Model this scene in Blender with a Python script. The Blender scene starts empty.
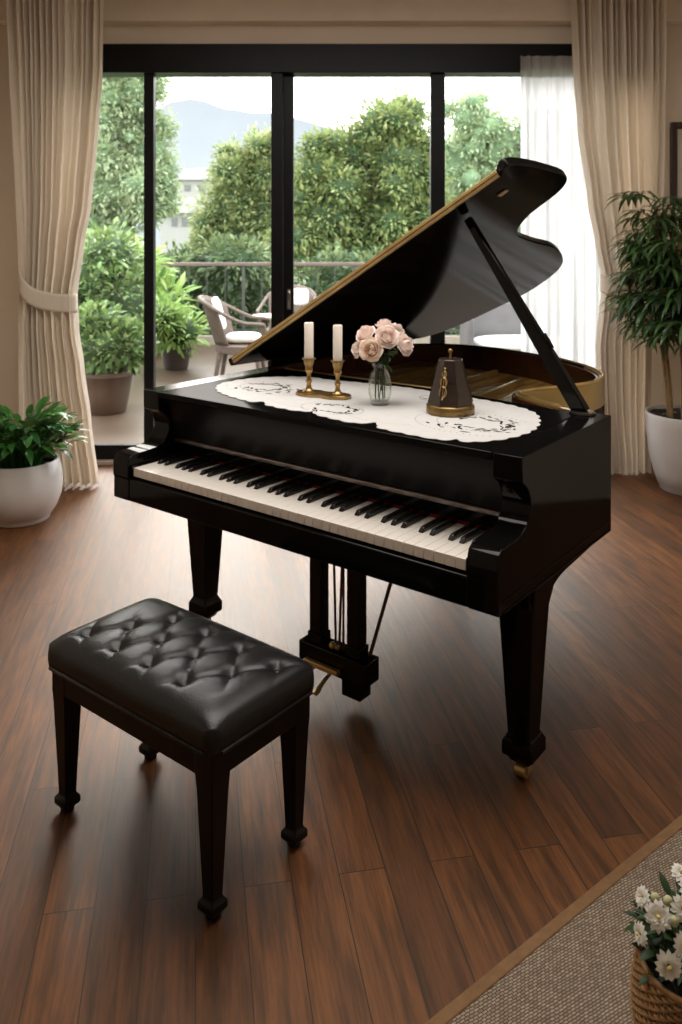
import bpy, bmesh, math, random
from math import sin, cos, pi, radians, sqrt, atan2, floor
from mathutils import Vector, Matrix, noise

random.seed(11)
SC = bpy.context.scene
COL = SC.collection
F, CX, CY, H = 826.0, 341.0, 235.0, 1.6          # focal length in pixels, vanishing point, eye height


def at(u, v, Y):                                  # photo pixel -> world point at depth Y
    return Vector(((u - CX) / F * Y, Y, H - (v - CY) / F * Y))


# ------------------------------------------------------------------ mesh building
class MB:
    def __init__(self):
        self.v, self.f = [], []

    def add(self, vs, fs):
        b = len(self.v)
        self.v.extend(Vector(p) for p in vs)
        self.f.extend(tuple(b + i for i in q) for q in fs)
        return self

    def box(self, x0, x1, y0, y1, z0, z1):
        return self.add([(x0, y0, z0), (x1, y0, z0), (x1, y1, z0), (x0, y1, z0), (x0, y0, z1), (x1, y0, z1), (x1, y1, z1), (x0, y1, z1)],
                        [(3, 2, 1, 0), (4, 5, 6, 7), (0, 1, 5, 4), (1, 2, 6, 5), (2, 3, 7, 6), (3, 0, 4, 7)])

    def prism(self, poly, lo, hi):                # poly list of 2D pts; lo/hi map (a,b)->3D
        n = len(poly)
        vs = [lo(p) for p in poly] + [hi(p) for p in poly]
        fs = [tuple(range(n - 1, -1, -1)), tuple(range(n, 2 * n))]
        fs += [(i, (i + 1) % n, n + (i + 1) % n, n + i) for i in range(n)]
        return self.add(vs, fs)

    def lathe(self, prof, c=(0, 0, 0), n=32, close=False):   # prof [(r,z)]
        m = len(prof)
        vs = [(c[0] + r * cos(2 * pi * k / n), c[1] + r * sin(2 * pi * k / n), c[2] + z) for k in range(n) for r, z in prof]
        fs = []
        for k in range(n):
            a, b = k * m, ((k + 1) % n) * m
            for i in range(m - 1):
                fs.append((a + i, b + i, b + i + 1, a + i + 1))
        self.add(vs, fs)
        if prof[0][0] > 1e-5:
            b0 = len(self.v) - n * m
            self.f.append(tuple(b0 + k * m for k in range(n - 1, -1, -1)))
        if close and prof[-1][0] > 1e-5:
            b0 = len(self.v) - n * m
            self.f.append(tuple(b0 + k * m + m - 1 for k in range(n)))
        return self

    def tube(self, pts, rad, n=8, flat=None, caps=True):
        pts = [Vector(p) for p in pts]
        if not isinstance(rad, (list, tuple)):
            rad = [rad] * len(pts)
        up = Vector((0, 0, 1))
        rings = []
        for i, p in enumerate(pts):
            t = (pts[min(i + 1, len(pts) - 1)] - pts[max(i - 1, 0)])
            t = t.normalized() if t.length > 1e-9 else up
            a = t.cross(up)
            if a.length < 1e-3:
                a = t.cross(Vector((1, 0, 0)))
            a.normalize()
            b = t.cross(a).normalized()
            fx, fy = flat or (1, 1)
            rings.append([p + a * (cos(2 * pi * k / n) * rad[i] * fx) + b * (sin(2 * pi * k / n) * rad[i] * fy) for k in range(n)])
        vs = [q for r in rings for q in r]
        fs = []
        for i in range(len(pts) - 1):
            for k in range(n):
                fs.append((i * n + k, i * n + (k + 1) % n, (i + 1) * n + (k + 1) % n, (i + 1) * n + k))
        if caps:
            fs.append(tuple(range(n - 1, -1, -1)))
            fs.append(tuple((len(pts) - 1) * n + k for k in range(n)))
        return self.add(vs, fs)

    def ball(self, c, r, n=12, m=8, sq=(1, 1, 1)):
        vs, fs = [], []
        for j in range(m + 1):
            th = pi * j / m
            for k in range(n):
                ph = 2 * pi * k / n
                vs.append((c[0] + r * sq[0] * sin(th) * cos(ph), c[1] + r * sq[1] * sin(th) * sin(ph), c[2] + r * sq[2] * cos(th)))
        for j in range(m):
            for k in range(n):
                fs.append((j * n + k, (j + 1) * n + k, (j + 1) * n + (k + 1) % n, j * n + (k + 1) % n))
        return self.add(vs, fs)

    def grid(self, fn, nu, nv):                   # fn(u,v) -> point
        vs = [fn(i / nu, j / nv) for j in range(nv + 1) for i in range(nu + 1)]
        fs = [(j * (nu + 1) + i, j * (nu + 1) + i + 1, (j + 1) * (nu + 1) + i + 1, (j + 1) * (nu + 1) + i) for j in range(nv) for i in range(nu)]
        return self.add(vs, fs)

    def leaf(self, base, dr, nrm, length, width, droop=0.3, fold=0.15, seg=4, peak=0.4):
        dr = Vector(dr).normalized()
        side = dr.cross(Vector(nrm))
        if side.length < 1e-4:
            side = dr.cross(Vector((0.3, 0.7, 0.2)))
        side.normalize()
        up = side.cross(dr).normalized()
        vs, p, a = [], Vector(base), 0.0
        for i in range(seg + 1):
            t = i / seg
            w = width * 0.5 * max(0.02, (sin(pi * t ** (math.log(0.5) / math.log(peak)))) ** 0.8) if 0 < t < 1 else width * 0.02
            d2 = dr * cos(a) - up * sin(a)
            u2 = up * cos(a) + dr * sin(a)
            vs += [p - side * w + u2 * w * fold * 2, p.copy(), p + side * w + u2 * w * fold * 2]
            p = p + d2 * (length / seg)
            a += droop / seg
        fs = []
        for i in range(seg):
            b = i * 3
            fs += [(b, b + 1, b + 4, b + 3), (b + 1, b + 2, b + 5, b + 4)]
        return self.add(vs, fs)

    def build(self, name, material, parent=None, smooth=None, bevel=0, kind=None, label=None, seg=2):
        me = bpy.data.meshes.new(name)
        me.from_pydata([tuple(v) for v in self.v], [], self.f)
        me.update()
        if len(self.f) < 4000:                     # consistent outward faces
            bm = bmesh.new()
            bm.from_mesh(me)
            bmesh.ops.recalc_face_normals(bm, faces=bm.faces)
            bm.to_mesh(me)
            bm.free()
        if smooth is not None:
            me.shade_smooth()
            if smooth < 180:
                me.set_sharp_from_angle(angle=radians(smooth))
        o = bpy.data.objects.new(name, me)
        COL.objects.link(o)
        if material is not None:
            me.materials.append(material)
        if parent is not None:
            o.parent = parent
        if bevel:
            b = o.modifiers.new('bevel', 'BEVEL')
            b.width, b.segments, b.limit_method, b.angle_limit = bevel, seg, 'ANGLE', radians(35)
            b.harden_normals = False
            me.shade_smooth()
            me.set_sharp_from_angle(angle=radians(40))
        if kind:
            o['kind'] = kind
        if label:
            o['label'] = label
        return o


def tag(o, label, cat, group=None, kind=None):
    o['label'] = label
    o['category'] = cat
    if group:
        o['group'] = group
    if kind:
        o['kind'] = kind
    return o


def empty(name, loc=(0, 0, 0), rz=0.0, parent=None):
    o = bpy.data.objects.new(name, None)
    COL.objects.link(o)
    o.location = loc
    o.rotation_euler = (0, 0, rz)
    o.empty_display_size = 0.1
    if parent:
        o.parent = parent
    return o


def thing(name, label, cat, loc=(0, 0, 0), rz=0.0, group=None):
    return tag(empty(name, loc, rz), label, cat, group)


def struct(name, mb, material, **k):
    return mb.build(name, material, kind='structure', **k)


def copy_tree(o, parent=None):
    c = o.copy()
    COL.objects.link(c)
    c.parent = parent
    for ch in list(o.children):
        copy_tree(ch, c)
    return c


def spline(pts, per=8, closed=False):
    pts = [Vector(p) for p in pts]
    n = len(pts)
    out = []
    for i in range(n if closed else n - 1):
        g = (lambda k: pts[k % n]) if closed else (lambda k: pts[max(0, min(n - 1, k))])
        p0, p1, p2, p3 = g(i - 1), g(i), g(i + 1), g(i + 2)
        for j in range(per):
            t = j / per
            out.append(0.5 * ((2 * p1) + (p2 - p0) * t + (2 * p0 - 5 * p1 + 4 * p2 - p3) * t * t + (3 * p1 - p0 - 3 * p2 + p3) * t ** 3))
    if not closed:
        out.append(pts[-1].copy())
    return out


def lerp_keys(keys, z):                           # keys sorted by z descending [(z,a,b..)]
    if z >= keys[0][0]:
        return keys[0][1:]
    for k0, k1 in zip(keys, keys[1:]):
        if k1[0] <= z <= k0[0]:
            t = (k0[0] - z) / (k0[0] - k1[0])
            t = t * t * (3 - 2 * t) * 0.5 + t * 0.5
            return tuple(a + (b - a) * t for a, b in zip(k0[1:], k1[1:]))
    return keys[-1][1:]


# ------------------------------------------------------------------ materials
def srgb(r, g, b):
    def c(x):
        x /= 255
        return x / 12.92 if x <= 0.04045 else ((x + 0.055) / 1.055) ** 2.4
    return (c(r), c(g), c(b), 1)


class NT:
    def __init__(self, name):
        self.m = bpy.data.materials.new(name)
        self.m.use_nodes = True
        self.t = self.m.node_tree
        self.p = self.t.nodes['Principled BSDF']
        self.out = self.t.nodes['Material Output']

    def n(self, typ, **kw):
        x = self.t.nodes.new(typ)
        for k, v in kw.items():
            setattr(x, k, v)
        return x

    def l(self, a, b):
        self.t.links.new(a, b)

    def coord(self, scale=(1, 1, 1), rot=(0, 0, 0), kind='Object'):
        tc = self.n('ShaderNodeTexCoord')
        mp = self.n('ShaderNodeMapping')
        mp.inputs['Scale'].default_value = scale
        mp.inputs['Rotation'].default_value = rot
        self.l(tc.outputs[kind], mp.inputs['Vector'])
        return mp.outputs['Vector']

    def noise(self, vec, scale, detail=3, rough=0.5):
        x = self.n('ShaderNodeTexNoise')
        x.inputs['Scale'].default_value = scale
        x.inputs['Detail'].default_value = detail
        x.inputs['Roughness'].default_value = rough
        if vec is not None:
            self.l(vec, x.inputs['Vector'])
        return x

    def ramp(self, fac, stops):
        r = self.n('ShaderNodeValToRGB')
        e = r.color_ramp.elements
        while len(e) < len(stops):
            e.new(0.5)
        for i, (p, c) in enumerate(stops):
            e[i].position = p
            e[i].color = c if len(c) == 4 else (*c, 1)
        self.l(fac, r.inputs['Fac'])
        return r.outputs['Color']

    def mix(self, a, b, fac, mode='MIX'):
        x = self.n('ShaderNodeMix', data_type='RGBA', blend_type=mode)
        for s, i in ((a, 6), (b, 7)):
            if hasattr(s, 'is_linked') or hasattr(s, 'links'):
                self.l(s, x.inputs[i])
            else:
                x.inputs[i].default_value = s
        if isinstance(fac, (int, float)):
            x.inputs[0].default_value = fac
        else:
            self.l(fac, x.inputs[0])
        return x.outputs[2]

    def bump(self, h, strength=0.2, dist=0.01):
        b = self.n('ShaderNodeBump')
        b.inputs['Strength'].default_value = strength
        b.inputs['Distance'].default_value = dist
        self.l(h, b.inputs['Height'])
        self.l(b.outputs['Normal'], self.p.inputs['Normal'])
        return b

    def set(self, **kw):
        for k, v in kw.items():
            self.p.inputs[k.replace('_', ' ')].default_value = v
        return self


def simple(name, col, rough=0.5, metal=0.0, coat=0.0, vary=0.12, vscale=6.0, bump=0.0, bscale=80.0, spec=0.5):
    x = NT(name)
    x.set(Roughness=rough, Metallic=metal, Coat_Weight=coat)
    x.p.inputs['Specular IOR Level'].default_value = spec
    vec = x.coord()
    nz = x.noise(vec, vscale)
    dark = tuple(c * (1 - vary) for c in col[:3]) + (1,)
    lite = tuple(min(1, c * (1 + vary)) for c in col[:3]) + (1,)
    x.l(x.ramp(nz.outputs['Fac'], [(0.3, dark), (0.7, lite)]), x.p.inputs['Base Color'])
    if bump:
        x.bump(x.noise(vec, bscale, 4).outputs['Fac'], bump, 0.004)
    return x.m


def leaf_mat(name, cols, rough=0.45, trans=0.35, zgrad=None):
    x = NT(name)
    g = x.n('ShaderNodeNewGeometry')
    n = len(cols)
    c = x.ramp(g.outputs['Random Per Island'], [(i / max(1, n - 1), k) for i, k in enumerate(cols)])
    x.l(c, x.p.inputs['Base Color'])
    x.set(Roughness=rough)
    x.p.inputs['Specular IOR Level'].default_value = 0.35
    tr = x.n('ShaderNodeBsdfTranslucent')
    bright = x.mix(c, (1.0, 1.0, 0.35, 1), 0.12)
    x.l(bright, tr.inputs['Color'])
    mx = x.n('ShaderNodeMixShader')
    mx.inputs[0].default_value = trans
    x.l(x.p.outputs[0], mx.inputs[1])
    x.l(tr.outputs[0], mx.inputs[2])
    x.l(mx.outputs[0], x.out.inputs['Surface'])
    return x.m


M = {}
# black lacquer: deep black under a thin polished film
def lacquer(name, lo, hi, rough):
    x = NT(name)
    df, gl, fr, mx = x.n('ShaderNodeBsdfDiffuse'), x.n('ShaderNodeBsdfGlossy'), x.n('ShaderNodeFresnel'), x.n('ShaderNodeMixShader')
    df.inputs['Color'].default_value = (0.004, 0.0036, 0.0034, 1)
    gl.inputs['Color'].default_value = (1, 0.97, 0.95, 1)
    fr.inputs['IOR'].default_value = 1.4
    nz = x.noise(x.coord(), 3, 5)
    for src, dst, a, b in ((nz.outputs['Fac'], gl.inputs['Roughness'], rough * 0.8, rough * 1.4), (fr.outputs[0], mx.inputs[0], lo, hi)):
        mr = x.n('ShaderNodeMapRange')
        mr.inputs['To Min'].default_value, mr.inputs['To Max'].default_value = a, b
        x.l(src, mr.inputs['Value'])
        x.l(mr.outputs[0], dst)
    x.l(df.outputs[0], mx.inputs[1])
    x.l(gl.outputs[0], mx.inputs[2])
    x.l(mx.outputs[0], x.out.inputs['Surface'])
    return x.m
M['lacquer'] = lacquer('black_lacquer', 0.006, 0.32, 0.07)
M['top_lacquer'] = lacquer('black_top_lacquer', 0.007, 0.065, 0.08)
M['lid_lacquer'] = lacquer('black_lid_lacquer', 0.02, 0.20, 0.09)
M['board'] = simple('fall_board_lacquer', (0.0045, 0.004, 0.004, 1), 0.28, spec=0.14)
M['satin'] = simple('black_satin', (0.006, 0.005, 0.005, 1), 0.35, spec=0.3)
M['bench_wood'] = simple('black_brown_wood', (0.007, 0.005, 0.0045, 1), 0.3, spec=0.18)
M['inner_rim'] = simple('mahogany_rim', srgb(74, 42, 26), 0.25, coat=0.2, vscale=9)
M['brass'] = simple('polished_brass', srgb(208, 178, 120), 0.34, metal=0.8, vscale=14, vary=0.2)
M['old_brass'] = simple('aged_brass', srgb(172, 142, 92), 0.34, metal=0.9, vscale=20, vary=0.3)
M['dark_brass'] = simple('dull_brass', srgb(134, 108, 66), 0.4, metal=0.8, vscale=30, vary=0.3)
M['gold_lacquer'] = simple('gold_lacquered_rim', srgb(178, 152, 92), 0.28, metal=0.5, coat=0.2, vscale=5, vary=0.15)
M['steel'] = simple('silver_strip', srgb(150, 140, 135), 0.3, metal=1.0)
M['red_felt'] = simple('red_felt', srgb(120, 22, 24), 0.95, bump=0.3)
M['ivory'] = simple('ivory_key', srgb(236, 228, 218), 0.28, coat=0.2, vary=0.03)
M['ebony'] = simple('ebony_key', (0.008, 0.007, 0.007, 1), 0.22, coat=0.3)
x = NT('gold_iron_plate')
x.set(Roughness=0.32, Metallic=0.25, Coat_Weight=0.3)
vec = x.coord((7, 0.9, 1), (0, 0, -0.25))
nz = x.noise(vec, 3.2, 4)
x.l(x.ramp(nz.outputs['Fac'], [(0.25, srgb(66, 40, 20)), (0.48, srgb(150, 108, 56)), (0.62, srgb(196, 156, 92)), (0.8, srgb(110, 72, 36))]), x.p.inputs['Base Color'])
M['plate'] = x.m
# leather
x = NT('black_leather')
x.set(Base_Color=(0.006, 0.006, 0.0065, 1), Roughness=0.36)
x.p.inputs['Specular IOR Level'].default_value = 0.4
vo = x.n('ShaderNodeTexVoronoi')
vo.inputs['Scale'].default_value = 260
vec = x.coord()
x.l(vec, vo.inputs['Vector'])
x.bump(vo.outputs['Distance'], 0.18, 0.002)
M['leather'] = x.m
# linen curtain
def fabric(name, col, trans, wscale=500):
    x = NT(name)
    vec = x.coord()
    nz = x.noise(x.coord((60, 60, 4)), 2.0, 4)
    c = x.ramp(nz.outputs['Fac'], [(0.3, tuple(k * 0.92 for k in col[:3])), (0.7, col)])
    x.l(c, x.p.inputs['Base Color'])
    x.set(Roughness=0.9)
    x.p.inputs['Specular IOR Level'].default_value = 0.1
    wv = x.n('ShaderNodeTexWave')
    wv.bands_direction = 'Z'
    wv.inputs['Scale'].default_value = 90
    x.l(vec, wv.inputs['Vector'])
    x.bump(wv.outputs['Fac'], 0.08, 0.002)
    tr = x.n('ShaderNodeBsdfTranslucent')
    x.l(c, tr.inputs['Color'])
    mx = x.n('ShaderNodeMixShader')
    mx.inputs[0].default_value = trans
    x.l(x.p.outputs[0], mx.inputs[1])
    x.l(tr.outputs[0], mx.inputs[2])
    x.l(mx.outputs[0], x.out.inputs['Surface'])
    return x
M['curtain'] = fabric('linen_curtain', srgb(240, 228, 211), 0.24).m
x = fabric('sheer_voile', (0.60, 0.60, 0.605, 1), 0.6)
tp = x.n('ShaderNodeBsdfTransparent')
mx = x.n('ShaderNodeMixShader')
mx.inputs[0].default_value = 0.05
src = x.out.inputs['Surface'].links[0].from_socket
x.l(src, mx.inputs[1])
x.l(tp.outputs[0], mx.inputs[2])
x.l(mx.outputs[0], x.out.inputs['Surface'])
M['sheer'] = x.m
# wood floor
PL = radians(90 + 10.0)
x = NT('oak_plank_floor')
vec = x.coord((1, 1, 1), (0, 0, -PL))
br = x.n('ShaderNodeTexBrick')
br.offset, br.offset_frequency = 0.37, 2
for k, v in dict(Scale=1.0, Mortar_Size=0.0016, Mortar_Smooth=0.3, Bias=0.0, Brick_Width=1.25, Row_Height=0.118).items():
    br.inputs[k.replace('_', ' ')].default_value = v
br.inputs['Color1'].default_value = (0, 0, 0, 1)
br.inputs['Color2'].default_value = (1, 1, 1, 1)
br.inputs['Mortar'].default_value = (0.5, 0.5, 0.5, 1)
x.l(vec, br.inputs['Vector'])
cshift = x.n('ShaderNodeVectorMath', operation='MULTIPLY_ADD')
x.l(br.outputs['Color'], cshift.inputs[0])
cshift.inputs[1].default_value = (3.7, 5.3, 2.1)
sc_ = x.n('ShaderNodeVectorMath', operation='MULTIPLY')
x.l(vec, sc_.inputs[0])
sc_.inputs[1].default_value = (1.6, 16, 1)
x.l(sc_.outputs[0], cshift.inputs[2])
grain = x.noise(cshift.outputs[0], 2.2, 8, 0.62)
fsc = x.n('ShaderNodeVectorMath', operation='MULTIPLY')
x.l(vec, fsc.inputs[0])
fsc.inputs[1].default_value = (5, 130, 1)
fine = x.noise(fsc.outputs[0], 1.0, 4, 0.6)
base = x.ramp(grain.outputs['Fac'], [(0.22, srgb(44, 24, 10)), (0.42, srgb(92, 56, 26)), (0.6, srgb(126, 80, 41)), (0.82, srgb(82, 49, 22))])
plank = x.ramp(br.outputs['Color'], [(0.0, srgb(198, 186, 178)), (1.0, srgb(255, 248, 240))])
c = x.mix(base, plank, 1.0, 'MULTIPLY')
fr = x.ramp(fine.outputs['Fac'], [(0.35, (0.62, 0.6, 0.58, 1)), (0.6, (1, 1, 1, 1))])
c = x.mix(c, fr, 0.7, 'MULTIPLY')
c = x.mix(c, (0.012, 0.006, 0.003, 1), br.outputs['Fac'])
x.l(c, x.p.inputs['Base Color'])
rr = x.n('ShaderNodeMapRange')
rr.inputs['To Min'].default_value, rr.inputs['To Max'].default_value = 0.44, 0.58
x.l(grain.outputs['Fac'], rr.inputs['Value'])
x.l(rr.outputs[0], x.p.inputs['Roughness'])
x.p.inputs['Specular IOR Level'].default_value = 0.45
x.set(Specular_Tint=(1.0, 0.84, 0.68, 1), Coat_Weight=0.32, Coat_Roughness=0.45, Coat_IOR=1.3)
inv = x.n('ShaderNodeMath', operation='SUBTRACT')
x.l(fine.outputs['Fac'], inv.inputs[0])
x.l(br.outputs['Fac'], inv.inputs[1])
x.bump(inv.outputs[0], 0.12, 0.003)
M['floor'] = x.m
# terrace
x = NT('terrace_boards')
vec = x.coord((1, 1, 1), (0, 0, 0))
br = x.n('ShaderNodeTexBrick')
for k, v in dict(Scale=1.0, Mortar_Size=0.006, Brick_Width=2.4, Row_Height=0.3).items():
    br.inputs[k.replace('_', ' ')].default_value = v
br.inputs['Color1'].default_value = srgb(84, 67, 53)
br.inputs['Color2'].default_value = srgb(98, 80, 65)
br.inputs['Mortar'].default_value = srgb(84, 64, 50)
x.l(vec, br.inputs['Vector'])
nz = x.noise(x.coord((1, 6, 1)), 3, 5)
x.l(x.mix(br.outputs['Color'], x.ramp(nz.outputs['Fac'], [(0.3, (0.6, 0.58, 0.56, 1)), (0.7, (1, 1, 1, 1))]), 0.7, 'MULTIPLY'), x.p.inputs['Base Color'])
x.set(Roughness=0.42)
M['terrace'] = x.m
M['wall'] = simple('beige_plaster', srgb(222, 208, 190), 0.9, vary=0.03, vscale=2, bump=0.05)
M['soffit'] = simple('beige_pelmet', srgb(226, 212, 194), 0.8, vary=0.03)
M['ceiling'] = simple('ceiling_paint', srgb(226, 218, 206), 0.9, vary=0.02)
M['frame'] = simple('black_aluminium', (0.006, 0.006, 0.0065, 1), 0.4, spec=0.2)
M['sill'] = simple('pale_threshold', srgb(168, 152, 136), 0.5)
M['handle'] = simple('grey_handle', srgb(150, 140, 128), 0.35, metal=0.8)
# clear pane (transparent with a fresnel mirror)
def pane_mat(name, tint, ior=1.45):
    x = NT(name)
    tp, gl, lw, mx = x.n('ShaderNodeBsdfTransparent'), x.n('ShaderNodeBsdfGlossy'), x.n('ShaderNodeLayerWeight'), x.n('ShaderNodeMixShader')
    lw.inputs['Blend'].default_value = 0.5
    pwr = x.n('ShaderNodeMath', operation='POWER')
    x.l(lw.outputs['Facing'], pwr.inputs[0])
    pwr.inputs[1].default_value = 4.0
    mrp = x.n('ShaderNodeMapRange')
    mrp.inputs['To Min'].default_value, mrp.inputs['To Max'].default_value = ((ior - 1) / (ior + 1)) ** 2, 0.75
    x.l(pwr.outputs[0], mrp.inputs['Value'])
    nz = x.noise(x.coord(), 1.5)
    x.l(x.ramp(nz.outputs['Fac'], [(0, tint), (1, tuple(min(1, k * 1.01) for k in tint))]), tp.inputs['Color'])
    gl.inputs['Roughness'].default_value = 0.01
    x.l(mrp.outputs[0], mx.inputs[0])
    x.l(tp.outputs[0], mx.inputs[1])
    x.l(gl.outputs[0], mx.inputs[2])
    x.l(mx.outputs[0], x.out.inputs['Surface'])
    return x.m
M['pane'] = pane_mat('window_pane', (0.96, 0.97, 0.965, 1))
M['vase_thin'] = pane_mat('clear_vase_glass', (0.985, 0.995, 0.99, 1), 1.6)
x = NT('vase_glass')
x.set(Base_Color=(0.97, 0.985, 0.98, 1), Roughness=0.01, IOR=1.45, Transmission_Weight=1.0)
x.l(x.ramp(x.noise(x.coord(), 4).outputs['Fac'], [(0, (0.95, 0.975, 0.965, 1)), (1, (0.98, 0.99, 0.985, 1))]), x.p.inputs['Base Color'])
M['glass'] = x.m
M['water'] = pane_mat('vase_water', (0.97, 0.985, 0.95, 1), 1.2)
M['lace'] = simple('white_linen_lace', srgb(202, 200, 198), 0.9, vary=0.03, vscale=30, bump=0.25, bscale=240)
M['cutwork'] = simple('cutwork_black', srgb(28, 25, 24), 0.8, spec=0.1)  # dark shapes standing for cut-outs that show the black piano top
M['stitch'] = simple('grey_stitch', srgb(96, 92, 90), 0.9)
M['wax'] = simple('ivory_wax', srgb(242, 232, 218), 0.5, vary=0.02)
M['wick'] = simple('burnt_wick', (0.02, 0.018, 0.016, 1), 0.9)
M['dark_wood'] = simple('dark_walnut', srgb(50, 39, 33), 0.24, coat=0.3, vscale=12, vary=0.3)
M['rose'] = leaf_mat('pale_pink_petals', [srgb(254, 236, 230), srgb(255, 242, 237), srgb(253, 229, 223)], 0.6, 0.3)
M['rose_cream'] = leaf_mat('cream_pink_petals', [srgb(253, 230, 216), srgb(254, 238, 226)], 0.6, 0.3)
M['rose_leaf'] = leaf_mat('rose_leaves', [srgb(38, 62, 28), srgb(58, 88, 38)], 0.45, 0.2)
M['white_glaze'] = simple('white_glazed_pot', srgb(214, 210, 206), 0.32, coat=0.25, vary=0.03, vscale=3)
M['soil'] = simple('potting_soil', srgb(40, 29, 22), 0.95, bump=0.8, bscale=60, vary=0.4, vscale=40)
M['lily_leaf'] = leaf_mat('glossy_lily_leaves', [srgb(26, 66, 28), srgb(48, 104, 40), srgb(78, 136, 58), srgb(30, 80, 36)], 0.28, 0.18)
M['palm_leaf'] = leaf_mat('palm_leaflets', [srgb(32, 52, 28), srgb(52, 80, 42), srgb(76, 108, 60), srgb(40, 64, 34)], 0.4, 0.22)
M['cane'] = simple('palm_cane', srgb(146, 116, 76), 0.7, vary=0.3, vscale=25)
M['terracotta'] = simple('brown_planter', srgb(68, 48, 33), 0.6, vary=0.25, vscale=7, bump=0.2)
M['grey_pot'] = simple('grey_brown_pot', srgb(66, 57, 52), 0.6, vary=0.2)
M['wicker'] = simple('grey_brown_wicker', srgb(104, 90, 80), 0.7, vary=0.35, vscale=60, bump=0.6, bscale=90)
M['cushion'] = simple('white_cushion', srgb(226, 222, 216), 0.9, vary=0.03)
M['table_top'] = simple('pale_table', srgb(206, 186, 170), 0.5, vary=0.08)
M['rail'] = simple('brown_rail', srgb(104, 88, 82), 0.5)
M['rail_bar'] = simple('dark_rail_bar', srgb(72, 74, 70), 0.5)
M['curb'] = simple('terrace_curb', srgb(160, 150, 134), 0.8)
M['sofa_frame'] = simple('grey_sofa_frame', srgb(96, 94, 94), 0.6)
M['bark'] = simple('tree_bark', srgb(70, 58, 46), 0.9, vary=0.3, vscale=20)
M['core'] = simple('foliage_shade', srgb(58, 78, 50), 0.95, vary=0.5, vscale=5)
M['core_hazed'] = simple('foliage_shade_hazed', srgb(112, 136, 104), 0.95, vary=0.35, vscale=4)  # crown core paled to carry the same haze
M['tree_mid'] = leaf_mat('tree_leaves', [srgb(78, 102, 62), srgb(116, 138, 86), srgb(156, 168, 108), srgb(94, 118, 76), srgb(186, 188, 126)], 0.6, 0.3)
M['tree_warm'] = leaf_mat('yellow_green_leaves', [srgb(96, 118, 78), srgb(140, 156, 104), srgb(176, 180, 128), srgb(112, 132, 88)], 0.6, 0.3)
M['tree_hazed'] = leaf_mat('hazed_leaves', [srgb(132, 152, 118), srgb(162, 178, 142), srgb(184, 196, 160), srgb(148, 166, 132)], 0.7, 0.3)  # distance haze put into the paler leaf colours
M['shrub'] = leaf_mat('shrub_leaves', [srgb(50, 80, 44), srgb(88, 124, 68), srgb(136, 164, 104), srgb(66, 98, 54), srgb(172, 190, 136)], 0.5, 0.3)
M['fern'] = leaf_mat('fern_leaves', [srgb(92, 134, 64), srgb(140, 174, 92), srgb(180, 200, 128)], 0.5, 0.35)
M['shrub_dark'] = leaf_mat('dark_hedge_leaves', [srgb(50, 68, 52), srgb(74, 98, 70), srgb(98, 120, 84), srgb(130, 146, 102)], 0.6, 0.25)
M['ground'] = simple('green_ground', srgb(92, 110, 74), 0.95, vary=0.3, vscale=0.3)
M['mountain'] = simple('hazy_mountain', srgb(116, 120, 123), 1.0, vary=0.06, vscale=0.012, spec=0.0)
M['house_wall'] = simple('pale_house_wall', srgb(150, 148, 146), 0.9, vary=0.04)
M['house_roof'] = simple('pale_roof', srgb(134, 132, 130), 0.9, vary=0.04)
M['house_window'] = simple('house_window', srgb(96, 98, 100), 0.4)
M['tan_wall'] = simple('tan_tower_wall', srgb(150, 142, 130), 0.9, vary=0.04)
M['picture_wood'] = simple('dark_picture_frame', srgb(52, 38, 30), 0.4, vscale=20)
M['picture_mat'] = simple('cream_picture_mount', srgb(206, 196, 184), 0.9, vary=0.03)
# rug
x = NT('woven_rug')
vec = x.coord((1, 1, 1), (0, 0, radians(8)))
br = x.n('ShaderNodeTexBrick')
br.offset = 0.5
for k, v in dict(Scale=1.0, Mortar_Size=0.0012, Mortar_Smooth=0.6, Brick_Width=0.0115, Row_Height=0.0062, Bias=0.0).items():
    br.inputs[k.replace('_', ' ')].default_value = v
br.inputs['Color1'].default_value = srgb(138, 122, 106)
br.inputs['Color2'].default_value = srgb(172, 156, 136)
br.inputs['Mortar'].default_value = srgb(78, 64, 54)
nzv = x.noise(vec, 30, 2)
vadd = x.n('ShaderNodeVectorMath', operation='MULTIPLY_ADD')
x.l(nzv.outputs['Color'], vadd.inputs[0])
vadd.inputs[1].default_value = (0.006, 0.006, 0)
x.l(vec, vadd.inputs[2])
x.l(vadd.outputs[0], br.inputs['Vector'])
x.l(br.outputs['Color'], x.p.inputs['Base Color'])
x.set(Roughness=0.95)
x.p.inputs['Specular IOR Level'].default_value = 0.1
iv = x.n('ShaderNodeMath', operation='SUBTRACT')
iv.inputs[0].default_value = 1.0
x.l(br.outputs['Fac'], iv.inputs[1])
x.bump(iv.outputs[0], 0.6, 0.004)
M['rug'] = x.m
M['rug_border'] = simple('tan_rug_border', srgb(126, 94, 62), 0.9, vary=0.12, vscale=40, bump=0.4, bscale=300)
M['rattan'] = simple('rattan', srgb(150, 112, 70), 0.55, vary=0.25, vscale=40)
M['daisy'] = leaf_mat('white_petals', [srgb(248, 245, 238), srgb(255, 252, 247)], 0.6, 0.25)
M['daisy_eye'] = simple('yellow_flower_centre', srgb(226, 204, 130), 0.8)
M['bud'] = simple('green_bud', srgb(196, 194, 148), 0.7)
M['daisy_leaf'] = leaf_mat('dark_daisy_leaves', [srgb(20, 38, 20), srgb(36, 60, 30), srgb(50, 80, 40)], 0.5, 0.15)
M['rod'] = simple('brown_pedal_rod', srgb(92, 62, 40), 0.4, metal=0.3)

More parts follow.
